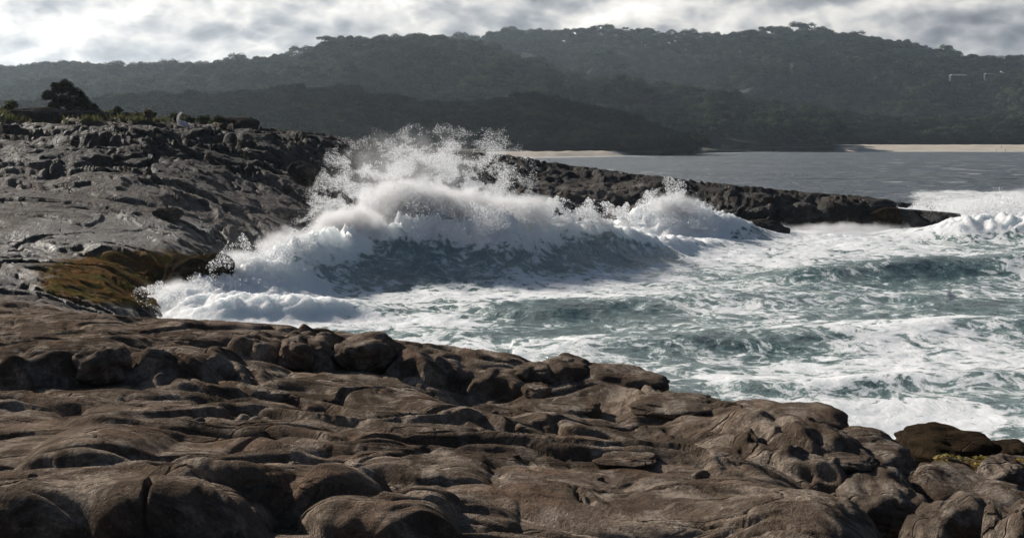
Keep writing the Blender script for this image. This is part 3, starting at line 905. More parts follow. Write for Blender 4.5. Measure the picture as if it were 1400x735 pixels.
def gum(seed, h=15.0):
    """eucalypt about h tall: bare leaning trunk with limbs, uneven spreading crown"""
    r = random.Random(seed)
    lobes, tubes = [], []
    top = Vector((r.uniform(-1, 1), r.uniform(-1, 1), h * 0.62))
    tubes.append(tube([(0, 0, -2), (top.x * 0.3, top.y * 0.3, h * 0.3), tuple(top)], [0.38, 0.3, 0.2]))
    for i in range(r.randint(4, 6)):
        a = r.uniform(0, 6.28)
        e = Vector((math.cos(a) * r.uniform(2, 4.4), math.sin(a) * r.uniform(2, 4.4), h * r.uniform(0.62, 0.92)))
        tubes.append(tube([tuple(top * r.uniform(0.7, 0.95)), tuple(top * 0.5 + e * 0.5 + Vector((0, 0, -0.4))), tuple(e)], [0.17, 0.12, 0.06], 5))
        lobes.append((e.x, e.y, e.z, r.uniform(1.7, 3.0)))
    lobes.append((top.x, top.y, h * 0.86, r.uniform(2.0, 3.0)))
    return leaf_cloud(lobes, 760, 0.50, seed, 0.95), join(tubes)


def scrub(seed, h=6.0):
    r = random.Random(seed)
    lobes, tubes = [], []
    for i in range(r.randint(5, 7)):
        a, d = r.uniform(0, 6.28), r.uniform(0.3, 2.6)
        e = Vector((math.cos(a) * d, math.sin(a) * d, h * r.uniform(0.35, 0.80)))
        tubes.append(tube([(0, 0, -1), (e.x * 0.4, e.y * 0.4, e.z * 0.5), tuple(e)], [0.16, 0.11, 0.05], 5))
        lobes.append((e.x, e.y, e.z, r.uniform(1.2, 2.0)))
    return leaf_cloud(lobes, 600, 0.32, seed, 0.85), join(tubes)


def tree_kind(fn, seeds, leafm, root, label_base):
    protos = []
    for s in seeds:
        (lc, lf), (tcx, tf) = fn(s)
        cm, tm = mesh_np(None, lc, lf, leafm, smooth=False), mesh_np(None, tcx, tf, M_BARK)
        cm.name, tm.name = 'crown', 'trunk'
        protos.append((cm, tm))
    return protos


def _mesh_only(co, faces, mat, nm, smooth):
    o_ = mesh_np(nm, co, faces, mat, smooth=smooth)
    me = o_.data
    bpy.data.objects.remove(o_)
    return me


def protos_of(fn, seeds, leafm):
    res = []
    for s in seeds:
        (lc, lf), (tco, tf) = fn(s)
        res.append((_mesh_only(lc, lf, leafm, 'crown', False), _mesh_only(tco, tf, M_BARK, 'trunk', True)))
    return res


GUMS = protos_of(gum, (1, 2, 3, 4, 5), M_LEAF)
SCRUBS = protos_of(scrub, (11, 12, 13, 14, 15), M_SCRUB)


def plant_tree(name, pair, loc, sc, rz, label, cat, group):
    e = empty(name, loc, rz)
    e.scale = (sc, sc, sc) if not isinstance(sc, tuple) else sc
    tag(e, label, cat, group)
    for nm, me in (('trunk', pair[1]), ('crown', pair[0])):
        o_ = bpy.data.objects.new(nm, me)
        COL.objects.link(o_)
        o_.parent = e
    return e


# ------------------------------------------------------------------ hills
def hill(name, label, prof, D, depth_front, depth_back, foot, treeh, trees, kind, tn, skyline=0, gname='', glabel='', relief=6.0, seed=0):
    """a wooded hill: ridge line through the profile (photo px) at distance D; foot = level at the front edge"""
    xs = np.array([p[0] for p in prof], float)
    ys = np.array([p[1] for p in prof], float)
    uu = (xs - 700) / F
    zr = np.array([at(x, y, D)[2] for x, y in zip(xs, ys)]) - treeh
    u = np.linspace(uu[0], uu[-1], 260)
    v = np.linspace(-1, 1, 80)
    Ug, V = np.meshgrid(u, v)
    zc = np.interp(Ug, uu, zr)
    Yg = D + np.where(V < 0, V * depth_front, V * depth_back)
    Xg = Ug * D * (0.25 + 0.75 * Yg / D)
    t = np.clip(-V, 0, 1)
    shape = 1 - sst(0.0, 1.0, t) * 0.55 - 0.45 * t
    shb = 1 - sst(0, 1, np.clip(V, 0, 1))
    Zg = np.where(V < 0, foot + (zc - foot) * shape, foot + (zc - foot) * shb)
    gull = (ridged(Xg / (D * 0.10), Yg / (D * 0.16), 400 + seed, 3) - 1.0) * relief * np.clip(1 - np.abs(V * 2 + 1.0) ** 2, 0, 1) ** 2 * (V < -0.05)
    Zg = Zg + gull
    o_ = grid_mesh(name, Xg, Yg, Zg, M_SOIL)
    tag(o_, label, None, None, 'structure')
    # tree positions
    r = np.random.default_rng(500 + seed)
    n = tn
    uu2 = r.uniform(u[0], u[-1], n)
    vv = np.where(r.random(n) < 0.88, -r.random(n) ** 0.8, r.random(n) * 0.35)
    iu, iv = (uu2 - u[0]) / (u[1] - u[0]), (vv + 1) / (v[1] - v[0])
    i0, j0 = np.clip(iu.astype(int), 0, 258), np.clip(iv.astype(int), 0, 78)
    fu, fv = iu - i0, iv - j0

    def bil_(G):
        return (G[j0, i0] * (1 - fu) + G[j0, i0 + 1] * fu) * (1 - fv) + (G[j0 + 1, i0] * (1 - fu) + G[j0 + 1, i0 + 1] * fu) * fv
    P = np.stack([bil_(Xg), bil_(Yg), bil_(Zg)], 1)
    return o_, P, (u, v, Xg, Yg, Zg)


def scatter(name, label, P, sources, sc, seed, sxy=1.0):
    """one object of the kind stuff: trees nobody could count, spread over points P"""
    r = np.random.default_rng(seed)
    n = len(P)
    me = bpy.data.meshes.new(name)
    me.vertices.add(n)
    me.vertices.foreach_set('co', P.astype(np.float32).ravel())
    for nm, vals in (('size', r.uniform(sc[0], sc[1], n) * (1 + 0.25 * (r.random(n) < 0.1))), ('turn', r.uniform(0, 6.283, n)), ('sort', r.integers(0, len(sources), n).astype(float) + 0.5)):
        a = me.attributes.new(nm, 'FLOAT', 'POINT')
        a.data.foreach_set('value', vals.astype(np.float32))
    o_ = bpy.data.objects.new(name, me)
    COL.objects.link(o_)
    g = bpy.data.node_groups.new(name, 'GeometryNodeTree')
    g.interface.new_socket('Geometry', in_out='INPUT', socket_type='NodeSocketGeometry')
    g.interface.new_socket('Geometry', in_out='OUTPUT', socket_type='NodeSocketGeometry')
    N, Lk = g.nodes, g.links
    gi, go = N.new('NodeGroupInput'), N.new('NodeGroupOutput')
    jn = N.new('GeometryNodeJoinGeometry')

    def attr(nm):
        a = N.new('GeometryNodeInputNamedAttribute')
        a.data_type = 'FLOAT'
        a.inputs[0].default_value = nm
        return a.outputs[0]
    size, turn, sort = attr('size'), attr('turn'), attr('sort')
    rot = N.new('ShaderNodeCombineXYZ')
    Lk.new(turn, rot.inputs[2])
    scl = N.new('ShaderNodeCombineXYZ')
    ms = N.new('ShaderNodeMath')
    ms.operation = 'MULTIPLY'
    ms.inputs[1].default_value = sxy
    Lk.new(size, ms.inputs[0])
    Lk.new(ms.outputs[0], scl.inputs[0])
    Lk.new(ms.outputs[0], scl.inputs[1])
    Lk.new(size, scl.inputs[2])
    for k, src in enumerate(sources):
        oi = N.new('GeometryNodeObjectInfo')
        oi.transform_space = 'ORIGINAL'
        oi.inputs['Object'].default_value = src
        oi.inputs['As Instance'].default_value = True
        lo = N.new('FunctionNodeCompare')
        lo.data_type = 'FLOAT'
        lo.operation = 'GREATER_THAN'
        Lk.new(sort, lo.inputs[0])
        lo.inputs[1].default_value = k
        hi = N.new('FunctionNodeCompare')
        hi.data_type = 'FLOAT'
        hi.operation = 'LESS_THAN'
        Lk.new(sort, hi.inputs[0])
        hi.inputs[1].default_value = k + 1
        an = N.new('FunctionNodeBooleanMath')
        an.operation = 'AND'
        Lk.new(lo.outputs[0], an.inputs[0])
        Lk.new(hi.outputs[0], an.inputs[1])
        ip = N.new('GeometryNodeInstanceOnPoints')
        Lk.new(gi.outputs[0], ip.inputs['Points'])
        Lk.new(an.outputs[0], ip.inputs['Selection'])
        Lk.new(oi.outputs['Geometry'], ip.inputs['Instance'])
        Lk.new(rot.outputs[0], ip.inputs['Rotation'])
        Lk.new(scl.outputs[0], ip.inputs['Scale'])
        Lk.new(ip.outputs[0], jn.inputs[0])
    Lk.new(jn.outputs[0], go.inputs[0])
    md = o_.modifiers.new('scatter', 'NODES')
    md.node_group = g
    tag(o_, label, None, None, 'stuff')
    return o_


def skyline(prof, D, n, treeh, pairs, sc, name, label, cat, group, x0, x1, seed):
    r = random.Random(seed)
    xs, ys = [p[0] for p in prof], [p[1] for p in prof]
    made = []
    for i in range(n):
        px = x0 + (x1 - x0) * (i + r.uniform(0.15, 0.85)) / n
        py = float(np.interp(px, xs, ys))
        X_, Y_, Z_ = at(px, py, D)
        s = r.uniform(*sc)
        made.append(plant_tree(name, pairs[i % len(pairs)], (X_, Y_, Z_ - treeh - 3.2), s, r.uniform(0, 6.28), label, cat, group))
    return made


big_prof = [(-700, 120), (-300, 110), (100, 100), (400, 88), (560, 72), (620, 55), (700, 44), (760, 42), (850, 39), (915, 46), (960, 50), (1010, 44), (1080, 39),
            (1120, 44), (1170, 50), (1200, 56), (1260, 66), (1330, 82), (1400, 86), (1550, 96), (1800, 118), (2200, 150)]
left_prof = [(-900, 115), (-400, 105), (-100, 98), (0, 97), (60, 88), (110, 88), (180, 93), (250, 90), (330, 87), (400, 78), (440, 62), (480, 56), (550, 48), (600, 50), (640, 58),
             (700, 78), (760, 96), (830, 112), (900, 128), (980, 150), (1060, 172), (1100, 185)]
mid_prof = [(500, 150), (600, 128), (700, 118), (780, 112), (850, 110), (900, 108), (950, 116), (1010, 126), (1080, 140), (1160, 150), (1250, 158), (1350, 160), (1500, 158), (1800, 165)]
near_prof = [(-900, 140), (-300, 135), (0, 140), (120, 138), (180, 130), (240, 127), (300, 130), (370, 122), (400, 119), (440, 119), (520, 126), (560, 134), (600, 143), (650, 142),
             (700, 134), (735, 130), (770, 140), (810, 144), (850, 152), (880, 166), (910, 180), (935, 192), (950, 198)]
strip_prof = [(930, 172), (1000, 165), (1060, 168), (1120, 170), (1200, 174), (1280, 178), (1360, 176), (1450, 174), (1650, 178)]

sk1 = skyline(big_prof, 3000, 95, 12, GUMS, (0.75, 1.15), 'gum_tree', 'tall dark gum tree standing on the skyline of the big hill', 'tree', 'gum trees on the skyline of the big hill', 640, 1410, 1)
sk2 = skyline(left_prof, 1900, 64, 9, GUMS, (0.5, 0.85), 'gum_tree', 'hazy grey gum tree standing on the skyline of the left hill', 'tree', 'gum trees on the skyline of the hazy left hill', -10, 640, 2)
sk3 = skyline(near_prof, 1000, 40, 5.8, SCRUBS, (0.9, 1.4), 'coastal_tree', 'dark round coastal tree on top of the black-green ridge behind the headland', 'tree', 'coastal trees along the top of the near dark ridge', 130, 860, 3)
GSRC = [next(c for c in sk1[i].children if c.name.startswith('crown')) for i in range(5)]
SSRC = [next(c for c in sk3[i].children if c.name.startswith('crown')) for i in range(5)]

_, P, _g = hill('big_hill', 'big wooded hill that fills the skyline on the right', big_prof, 3000, 950, 700, 4, 26, None, None, 26000, relief=60, seed=1)
scatter('hill_forest', 'dense dark gum forest covering the big hill', P, GSRC, (1.0, 2.1), 21, 1.25)
_, P, _g = hill('left_hill', 'lower hazy wooded hill behind the headland', left_prof, 1900, 650, 500, 3, 20, None, None, 22000, relief=34, seed=2)
scatter('hazy_forest', 'hazy grey gum forest covering the left hill', P, GSRC, (0.7, 1.5), 22, 1.2)
_, P, _g = hill('middle_rise', 'olive wooded rise in front of the big hill', mid_prof, 1700, 250, 300, 3, 14, None, None, 9000, relief=10, seed=3)
scatter('olive_forest', 'sunlit olive gum forest on the middle rise', P, GSRC, (0.5, 0.85), 23, 1.25)
_, P, _g = hill('near_ridge', 'low black-green scrub covered ridge behind the headland', near_prof, 1000, 130, 200, 2.5, 5.5, None, None, 9500, relief=5, seed=4)
scatter('ridge_scrub', 'dark coastal scrub covering the low ridge', P, SSRC, (0.8, 1.4), 24, 1.15)
_, P, _g = hill('dune_ridge', 'low scrub covered dune behind the beach', strip_prof, 1500, 90, 120, 5.0, 8, None, None, 3800, relief=3, seed=5)
scatter('dune_scrub', 'dark scrub along the back of the beach', P, SSRC, (1.0, 1.7), 25, 1.2)

# land behind the headland and out to the horizon
us5 = np.linspace(-1.6, 1.6, 120)
U, D = np.meshgrid(us5, rows_geo(176, 9000, 90))
X, Y = U * D, D
shore_d = np.interp(X / Y, (np.array([200, 500, 690, 800, 900, 960, 1050, 1100, 1400, 1600]) - 700) / F, [178, 300, 745, 805, 905, 1085, 1235, 1295, 1315, 1325])
rise = sst(45, 95, Y - shore_d)
Z = -3.0 + rise * 5.8 + 1.2 * sst(40, 200, Y - shore_d)
o = grid_mesh('land', X, Y, Z - 0.3, M_SOIL)
tag(o, 'flat scrubby land behind the shore', None, None, 'structure')
# beach strips
def strip(name, label, pts, mat, width, z0, z1, n=160):
    x_, d_ = zip(*pts)
    u = np.linspace((x_[0] - 700) / F, (x_[-1] - 700) / F, n)
    dd = np.interp(u, (np.array(x_) - 700) / F, d_)
    V = np.linspace(0, 1, 8)[:, None]
    Yg = dd[None] - 12 + V * width + 2.5 * gnoise(u[None] * 90 + V * 0, V * 2 + 0 * u[None], 55)
    Xg = u[None] * Yg
    Zg = z0 + (z1 - z0) * sst(0, 1, V) + 0 * u[None] + 0.3 * gnoise(u[None] * 160 + V, V * 6 + 0 * u[None], 56) * V
    o_ = grid_mesh(name, Xg, Yg, Zg, mat)
    tag(o_, label, None, None, 'structure')
    return o_


strip('beach', 'long pale sand beach across the bay', [(985, 1215), (1040, 1262), (1100, 1294), (1250, 1308), (1400, 1315), (1650, 1325)], M_SAND, 88, -0.6, 5.4)
strip('near_beach', 'pale sand strip at the near corner of the bay', [(560, 640), (690, 740), (760, 775), (830, 835), (905, 905)], M_SAND, 40, -0.5, 2.6)
strip('rock_spit', 'low dark rock shelf between the two beaches', [(860, 870), (910, 925), (960, 1075), (1020, 1205), (1060, 1240)], M_GREYB, 30, -0.6, 1.8)

# ------------------------------------------------------------------ boulders, each its own object
def boulder_mesh(seed, sx, sy, sz, p=2.6, lump=0.16, groove=0.05, sub=5):
    import bmesh
    bm = bmesh.new()
    bmesh.ops.create_icosphere(bm, subdivisions=sub, radius=1.0)
    co = np.array([v.co[:] for v in bm.verts])
    fa = np.array([[v.index for v in f.verts] for f in bm.faces])
    bm.free()
    nrm = (np.abs(co) ** p).sum(1) ** (1 / p)
    co = co / nrm[:, None]
    x, y, z = co.T
    f = 1 + lump * (gnoise(x * 1.1 + seed, y * 1.1 + z * 0.7, seed) + gnoise(z * 1.2 + seed, x * 0.9 - y, seed + 5))
    f += lump * 0.4 * (gnoise(x * 2.7 + z, y * 2.7 - seed, seed + 9) + gnoise(z * 3 + seed, x * 2 + y * 2, seed + 10))
    f += lump * 0.12 * (fbm(x * 7 + z * 2, y * 7 + z * 4 - seed, seed + 19, 3))
    f -= groove * np.exp(-(gnoise(z * 2.2 + x * 0.5 + seed, y * 0.5 + x * 0.3, seed + 21) / 0.07) ** 2)
    f -= groove * 0.8 * np.exp(-(gnoise(x * 1.2 + seed * 2, y * 0.9 + z * 0.3, seed + 25) / 0.05) ** 2)
    co = co * f[:, None] * np.array([sx, sy, sz])
    return co, fa


def boulder(px, py_foot, py_top, hw, D, depth, label, mat, seed, tilt=0.0, rz=0.0, p=2.6, group=None, lump=0.16, cat='boulder', sub=5, groove=0.05):
    x, y, z = at(px, py_foot, D)
    H = (py_foot - py_top) / F * D
    wd = hw / F * D
    zg = float(terrain(np.array([x]), np.array([y + depth * 0.5]))[0])
    zb = min(z, zg) - 0.30 * H
    ztop = CAM_H + ray(px, py_top)[1] * (D + depth * 0.5)
    sz = (ztop - zb) / 2
    co, fa = boulder_mesh(seed, wd, depth / 2, sz, p, lump, groove, sub)
    o_ = mesh_np('boulder', co, fa, mat)
    o_.location = (x, D + depth * 0.5, zb + sz)
    o_.rotation_euler = (0, tilt, rz)
    tag(o_, label, cat, group)
    return o_


BL = [
    (495, 504, 457, 44, 24.0, 1.6, 'rounded grooved brown boulder on the platform crest, left of the water edge', M_BOULDER, 3),
    (398, 500, 462, 22, 23.4, 0.9, 'upright dark rounded block wedged between humps left of the grooved boulder', M_BOULDER, 4),
    (728, 532, 497, 26, 24.2, 1.1, 'squarish brown block at the left end of the crest pile in the middle', M_BOULDER, 5),
    (778, 538, 489, 42, 24.3, 1.6, 'tallest rounded block with a vertical crack in the crest pile in the middle', M_BOULDER, 6),
    (848, 548, 502, 66, 24.0, 1.8, 'long dark boulder sloping down to the right from the crest pile', M_BOULDER, 7),
    (735, 548, 524, 20, 23.2, 0.7, 'small round stone under the squarish block of the crest pile', M_BOULDER, 8),
    (762, 578, 548, 62, 21.6, 1.4, 'low tan ledge block under the crest pile, cracked along its face', M_BOULDER, 9),
    (930, 575, 542, 62, 21.4, 1.6, 'rounded block with a smooth top right of the crest pile', M_BOULDER, 10),
    (1095, 628, 556, 98, 19.6, 3.0, 'large smooth dark dome of rock on the right crest with white foam behind', M_BOULDER, 12),
    (1195, 676, 596, 92, 18.2, 2.6, 'broad dark rounded boulder at the right end of the platform', M_BOULDER, 13),
    (1312, 642, 588, 62, 28.0, 2.4, 'dark weed covered boulder standing in front of the white foam', M_DARKB, 14),
    (1398, 640, 604, 28, 29.0, 1.6, 'low dark rock at the water edge cut by the right frame edge', M_DARKB, 15),
    (1226, 722, 652, 62, 16.4, 1.8, 'fractured tan block with layered cracks beside the small pool', M_BOULDER, 16),
    (1345, 712, 645, 84, 17.0, 2.2, 'big rounded tan boulder with a dark hollow right of the pool', M_BOULDER, 17),
    (1330, 765, 690, 72, 14.2, 1.5, 'smooth tan boulder in front of the big hollowed boulder', M_BOULDER, 18),
    (1415, 780, 694, 44, 13.2, 1.3, 'pale rounded boulder cut by the lower right corner of the picture', M_BOULDER, 19),
    (1392, 668, 630, 34, 23.5, 1.4, 'small brown rock just right of the yellow weed', M_BOULDER, 20),
    (1172, 648, 618, 40, 17.6, 1.0, 'half buried round stone at the foot of the large smooth dome', M_BOULDER, 22),
    (860, 640, 622, 40, 15.4, 0.7, 'low rounded slab of tan rock in the middle of the platform', M_BOULDER, 23),
    (128, 508, 474, 40, 20.2, 0.8, 'smooth dark hump of rock between the two big rounded blocks on the left', M_BOULDER, 24),
    (1045, 330, 303, 40, 113.0, 5.0, 'smooth wet black rock awash in front of the reef', M_GREYB, 31),
    (318, 183, 160, 30, 112.5, 3.0, 'flat topped black boulder on the headland crest right of the white bird', M_GREYB, 32),
    (410, 243, 222, 20, 99.0, 2.5, 'square edged grey boulder high on the headland left of the spray', M_GREYB, 33),
    (45, 165, 148, 42, 112.0, 3.5, 'dark round boulder among shrubs at the left of the headland top', M_GREYB, 34),
    (105, 166, 152, 34, 112.0, 3.0, 'low dark boulder under the big leaning bush', M_GREYB, 35),
    (262, 374, 350, 48, 63.5, 2.6, 'olive weed covered rock mound beside the breaking wave', M_DARKB, 37),
    (1212, 312, 284, 24, 121.0, 3.0, 'reddish dark block at the seaward end of the reef', M_DARKB, 38),
    (350, 200, 186, 18, 106.0, 2.5, 'pale edged angular rock on the dark slope below the headland crest', M_GREYB, 39),
    (225, 292, 284, 18, 77.0, 1.5, 'thin loose slab lying on the broad grey slab', M_GREYB, 40),
]
for (px, yf, yt, hw, D_, dp, lab, mt, sd_) in BL:
    boulder(px, yf, yt, hw, D_, dp, lab, mt, sd_, p=2.5 + (sd_ % 3) * 0.35, rz=(sd_ * 0.7 % 1 - 0.5) * 0.5)

# small loose stones caught in the hollows
rs = random.Random(31)
STONES = []
for k in range(4):
    co, fa = boulder_mesh(70 + k, 1.0, 0.8, 0.6, 2.6, 0.2, 0.04, 3)
    STONES.append(_mesh_only(co, fa, M_BOULDER, 'stone', True))
for k in range(34):
    px, D_ = rs.uniform(40, 1180), rs.uniform(11.5, 24)
    x = (px - 700) / F * D_
    ox, oy = np.meshgrid(np.linspace(-0.35, 0.35, 9), np.linspace(-0.35, 0.35, 9))
    zs = terrain((x + ox).ravel(), (D_ + oy).ravel())
    q = zs.argmin()                                              # roll it to the lowest spot near by
    o_ = bpy.data.objects.new('stone', STONES[k % 4])
    COL.objects.link(o_)
    r_ = rs.uniform(0.035, 0.10)
    o_.location = (x + ox.ravel()[q], D_ + oy.ravel()[q], float(zs[q]) + r_ * 0.35)
    o_.scale = (r_, r_, r_)
    o_.rotation_euler = (rs.uniform(-0.3, 0.3), rs.uniform(-0.3, 0.3), rs.uniform(0, 6.28))
    tag(o_, 'small loose brown stone lying in a hollow of the rock platform', 'stone', 'small loose stones in hollows of the platform')

# pale pool in the gully
pm, pt = material('pool_water')
pb = pt.n('ShaderNodeBsdfPrincipled', inp={'Base Color': (0.10, 0.11, 0.11, 1), 'Roughness': 0.06, 'IOR': 1.33})
out(pt, pb)
D_ = np.linspace(11, 20, 200)
x_ = (1236 - 700) / F * D_
k = np.abs(proj(x_, D_, terrain(x_, D_))[1] - 716).argmin()
x, y, z = float(x_[k]), float(D_[k]), float(terrain(x_[k:k + 1], D_[k:k + 1])[0]) + 0.05
co = [(x + 0.16 * math.cos(a) * (1 + 0.2 * math.sin(3 * a)), y + 0.5 * math.sin(a) * (1 + 0.2 * math.cos(2 * a)), z) for a in np.linspace(0, 6.28, 29)[:-1]]
me = bpy.data.meshes.new('rock_pool')
me.from_pydata(co, [], [list(range(28))])
me.materials.append(pm)
o = bpy.data.objects.new('rock_pool', me)
COL.objects.link(o)
tag(o, 'small pale pool of water between the boulders', None, None, 'structure')

# ------------------------------------------------------------------ shrubs and grass on the headland
def on_ground(px, D):
    x = (px - 700) / F * D
    return x, D, float(terrain(np.array([x]), np.array([float(D)]))[0])


def crest_d(px, lo=96, hi=140):
    D_ = np.linspace(lo, hi, 300)
    x_ = (px - 700) / F * D_
    py_ = proj(x_, D_, terrain(x_, D_))[1]
    return float(D_[py_.argmin()]), D_, py_


def seen_spot(px, py, lo=96, hi=125):
    """the visible ground point at photo column px whose row is nearest py"""
    _, D_, py_ = crest_d(px, lo, hi)
    vis = py_ <= np.minimum.accumulate(py_) + 0.3
    k = np.where(vis, np.abs(py_ - py), 999).argmin()
    return on_ground(px, float(D_[k]))


def shrub(px, D, w_, h_, mat, seed, label, lean=0.0, n=700, leaf=0.10, name='shrub'):
    r = random.Random(seed)
    x, y, z = on_ground(px, crest_d(px)[0] + D - 113)
    e = empty(name, (x, y, z - 0.1))
    tag(e, label, 'shrub')
    lobes, tubes = [], []
    for i in range(9):
        a, d = r.uniform(0, 6.28), r.uniform(0, 0.38)
        hx = lean * h_ * r.uniform(0.0, 0.5)
        t = Vector((math.cos(a) * d * w_ + hx, math.sin(a) * d * w_, h_ * (r.uniform(0.3, 0.84) - abs(math.cos(a) * d) * 0.5)))
        tubes.append(tube([(0, 0, -0.2), (t.x * 0.4, t.y * 0.4, t.z * 0.55), tuple(t)], [0.06, 0.045, 0.02], 5))
        lobes.append((t.x, t.y, t.z, r.uniform(0.13, 0.22) * (w_ + h_) * 0.7))
    lc, lf = leaf_cloud(lobes, n, leaf, seed, 0.8)
    lc[:, 2] = np.maximum(lc[:, 2], -0.1)
    a_, b_ = join(tubes)
    mesh_np('stem', a_, b_, M_BARK, e)
    mesh_np('foliage', lc, lf, mat, e, smooth=False)
    return e


# the big bush: tall spiky crown on the left, sloping away to the right
e = empty('leaning_bush', on_ground(100, crest_d(100)[0] - 0.3))
tag(e, 'big dark wind-shaped bush sloping down to the right on the headland top', 'bush')
lobes = [(-1.3, 0, 1.35, 0.55), (-0.7, 0.2, 1.75, 0.60), (-0.2, -0.2, 1.8, 0.62), (0.3, 0.1, 1.45, 0.62), (0.7, 0, 1.0, 0.60), (1.2, 0.1, 0.7, 0.5), (1.6, -0.1, 0.35, 0.42),
         (-0.5, 0, 1.0, 0.7), (0.2, 0.2, 0.8, 0.7), (-1.0, 0.1, 0.8, 0.5), (-0.4, 0.1, 2.15, 0.34), (-0.95, 0, 2.0, 0.3)]
lobes = [(a * 1.18, b, c * 1.22, d) for a, b, c, d in lobes]
lc, lf = leaf_cloud(lobes, 9000, 0.075, 5, 1.0)
mesh_np('foliage', lc, lf, simple('leaning_bush_leaves', (0.022, 0.028, 0.014), (0.045, 0.05, 0.022), 2.0, 0.9, transl=0.1, spec=0.0), e, smooth=False)
a_, b_ = join([tube([(0, 0, -0.3), (l[0] * 0.4, 0, l[2] * 0.5), (l[0], l[1], l[2])], [0.09, 0.06, 0.02], 5) for l in lobes])
mesh_np('stem', a_, b_, M_BARK, e)

SH = [(18, 114, 1.6, 1.5, M_SHRUB, 'dark green shrub at the left end of the headland top'),
      (-40, 115, 2.2, 1.6, M_SHRUB, 'broad green shrub on the headland just outside the left frame edge'),
      (62, 116, 1.2, 0.9, M_OLIVE, 'olive shrub behind the dark boulders left of the big bush'),
      (150, 112, 1.1, 0.6, M_OLIVE, 'low yellowish shrub at the right foot of the big bush'),
      (174, 113, 0.9, 0.5, M_SHRUB, 'low green shrub between the big bush and the pale flowering scrub'),
      (205, 113, 1.2, 0.75, M_OLIVE, 'yellow green shrub left of the white bird'),
      (226, 113.5, 0.9, 0.8, M_SHRUB, 'small green shrub right behind the yellow green one'),
      (243, 114, 1.1, 1.0, M_OLIVE, 'golden brown bushy shrub behind the white bird'),
      (262, 115, 0.8, 0.8, M_SHRUB, 'grey green shrub right of the golden one'),
      (5, 111, 1.0, 0.6, M_OLIVE, 'pale olive tuft of scrub on the far left edge above the rocks'),
      (130, 111, 0.8, 0.4, M_SHRUB, 'tiny green shrub in front of the big bush')]
for i, (px, D_, w_, h_, mt, lab) in enumerate(SH):
    shrub(px, D_, w_, h_, mt, 60 + i, lab)

rs = random.Random(77)
for i in range(16):
    px = -30 + 22 * i + rs.uniform(-8, 8)
    e_ = shrub(px, 113 + rs.uniform(-1.5, 2.0), rs.uniform(1.2, 2.2), rs.uniform(0.45, 0.9), (M_SHRUB, M_OLIVE, M_SHRUB)[i % 3], 200 + i, 'low mounded coastal scrub clump growing along the headland top', n=420)
    e_['group'] = 'low scrub clumps along the headland top'

# tussock grass as one mass
n = 60000
pxs = rng.uniform(-90, 420, n)
Ds = rng.uniform(98, 128, n)
Xg, Yg = (pxs - 700) / F * Ds, Ds
Zg = terrain(Xg, Yg)
dens = gnoise(Xg * 0.5, Yg * 0.5, 901)
keep = (dens + 0.5 * gnoise(Xg * 1.9, Yg * 1.9, 903) > 0.02 + 0.4 * sst(150, 420, pxs)) & (proj(Xg, Yg, Zg)[1] < 167)
Xg, Yg, Zg = Xg[keep], Yg[keep], Zg[keep]
n = len(Xg)
a = rng.uniform(0, 6.28, n)
hgt = rng.uniform(0.12, 0.45, n)
wdt = rng.uniform(0.05, 0.12, n)
lx, ly = rng.normal(0, 0.12, n), rng.normal(0, 0.12, n)
c0 = np.stack([Xg - np.cos(a) * wdt, Yg - np.sin(a) * wdt, Zg - 0.05], 1)
c1 = np.stack([Xg + np.cos(a) * wdt, Yg + np.sin(a) * wdt, Zg - 0.05], 1)
c2 = np.stack([Xg + lx, Yg + ly, Zg + hgt], 1)
o = mesh_np('grass', np.stack([c0, c1, c2], 1).reshape(-1, 3), np.arange(n * 3).reshape(-1, 3), M_GRASS, smooth=False)
tag(o, 'dry yellow green tussock grass along the headland top', None, None, 'stuff')

# yellow weed on the right
n = 2600
pxs, Ds = rng.uniform(1285, 1420, n), rng.uniform(24.5, 28.0, n)
Xg, Yg = (pxs - 700) / F * Ds, Ds
keep = gnoise(Xg * 2.2, Yg * 1.2, 905) > 0.02
Xg, Yg = Xg[keep], Yg[keep]
Zg = terrain(Xg, Yg)
n = len(Xg)
a = rng.uniform(0, 6.28, n)
wdt = rng.uniform(0.02, 0.05, n)
cs = [np.stack([Xg + np.cos(a + k * 2.1) * wdt, Yg + np.sin(a + k * 2.1) * wdt, Zg + rng.uniform(0.01, 0.07, n)], 1) for k in range(3)]
M_WEED = simple('yellow_weed', (0.30, 0.21, 0.02), (0.20, 0.16, 0.03), 3, 0.6, transl=0.2)
o = mesh_np('seaweed', np.stack(cs, 1).reshape(-1, 3), np.arange(n * 3).reshape(-1, 3), M_WEED, smooth=False)
tag(o, 'yellow weed growing on the low rock behind the tan boulders', None, None, 'stuff')

# ------------------------------------------------------------------ the white bird on the crest
def skin_body(name, verts, edges, radii, mat, parent, sub=2):
    me = bpy.data.meshes.new(name)
    me.from_pydata(verts, edges, [])
    o_ = bpy.data.objects.new(name, me)
    COL.objects.link(o_)
    o_.parent = parent
    sk = o_.modifiers.new('skin', 'SKIN')
    for i, rr in enumerate(radii):
        sv = me.skin_vertices[0].data[i]
        sv.radius = rr if isinstance(rr, tuple) else (rr, rr)
        sv.use_root = (i == 0)
    sb = o_.modifiers.new('sub', 'SUBSURF')
    sb.levels = sb.render_levels = sub
    me.materials.append(mat)
    return o_


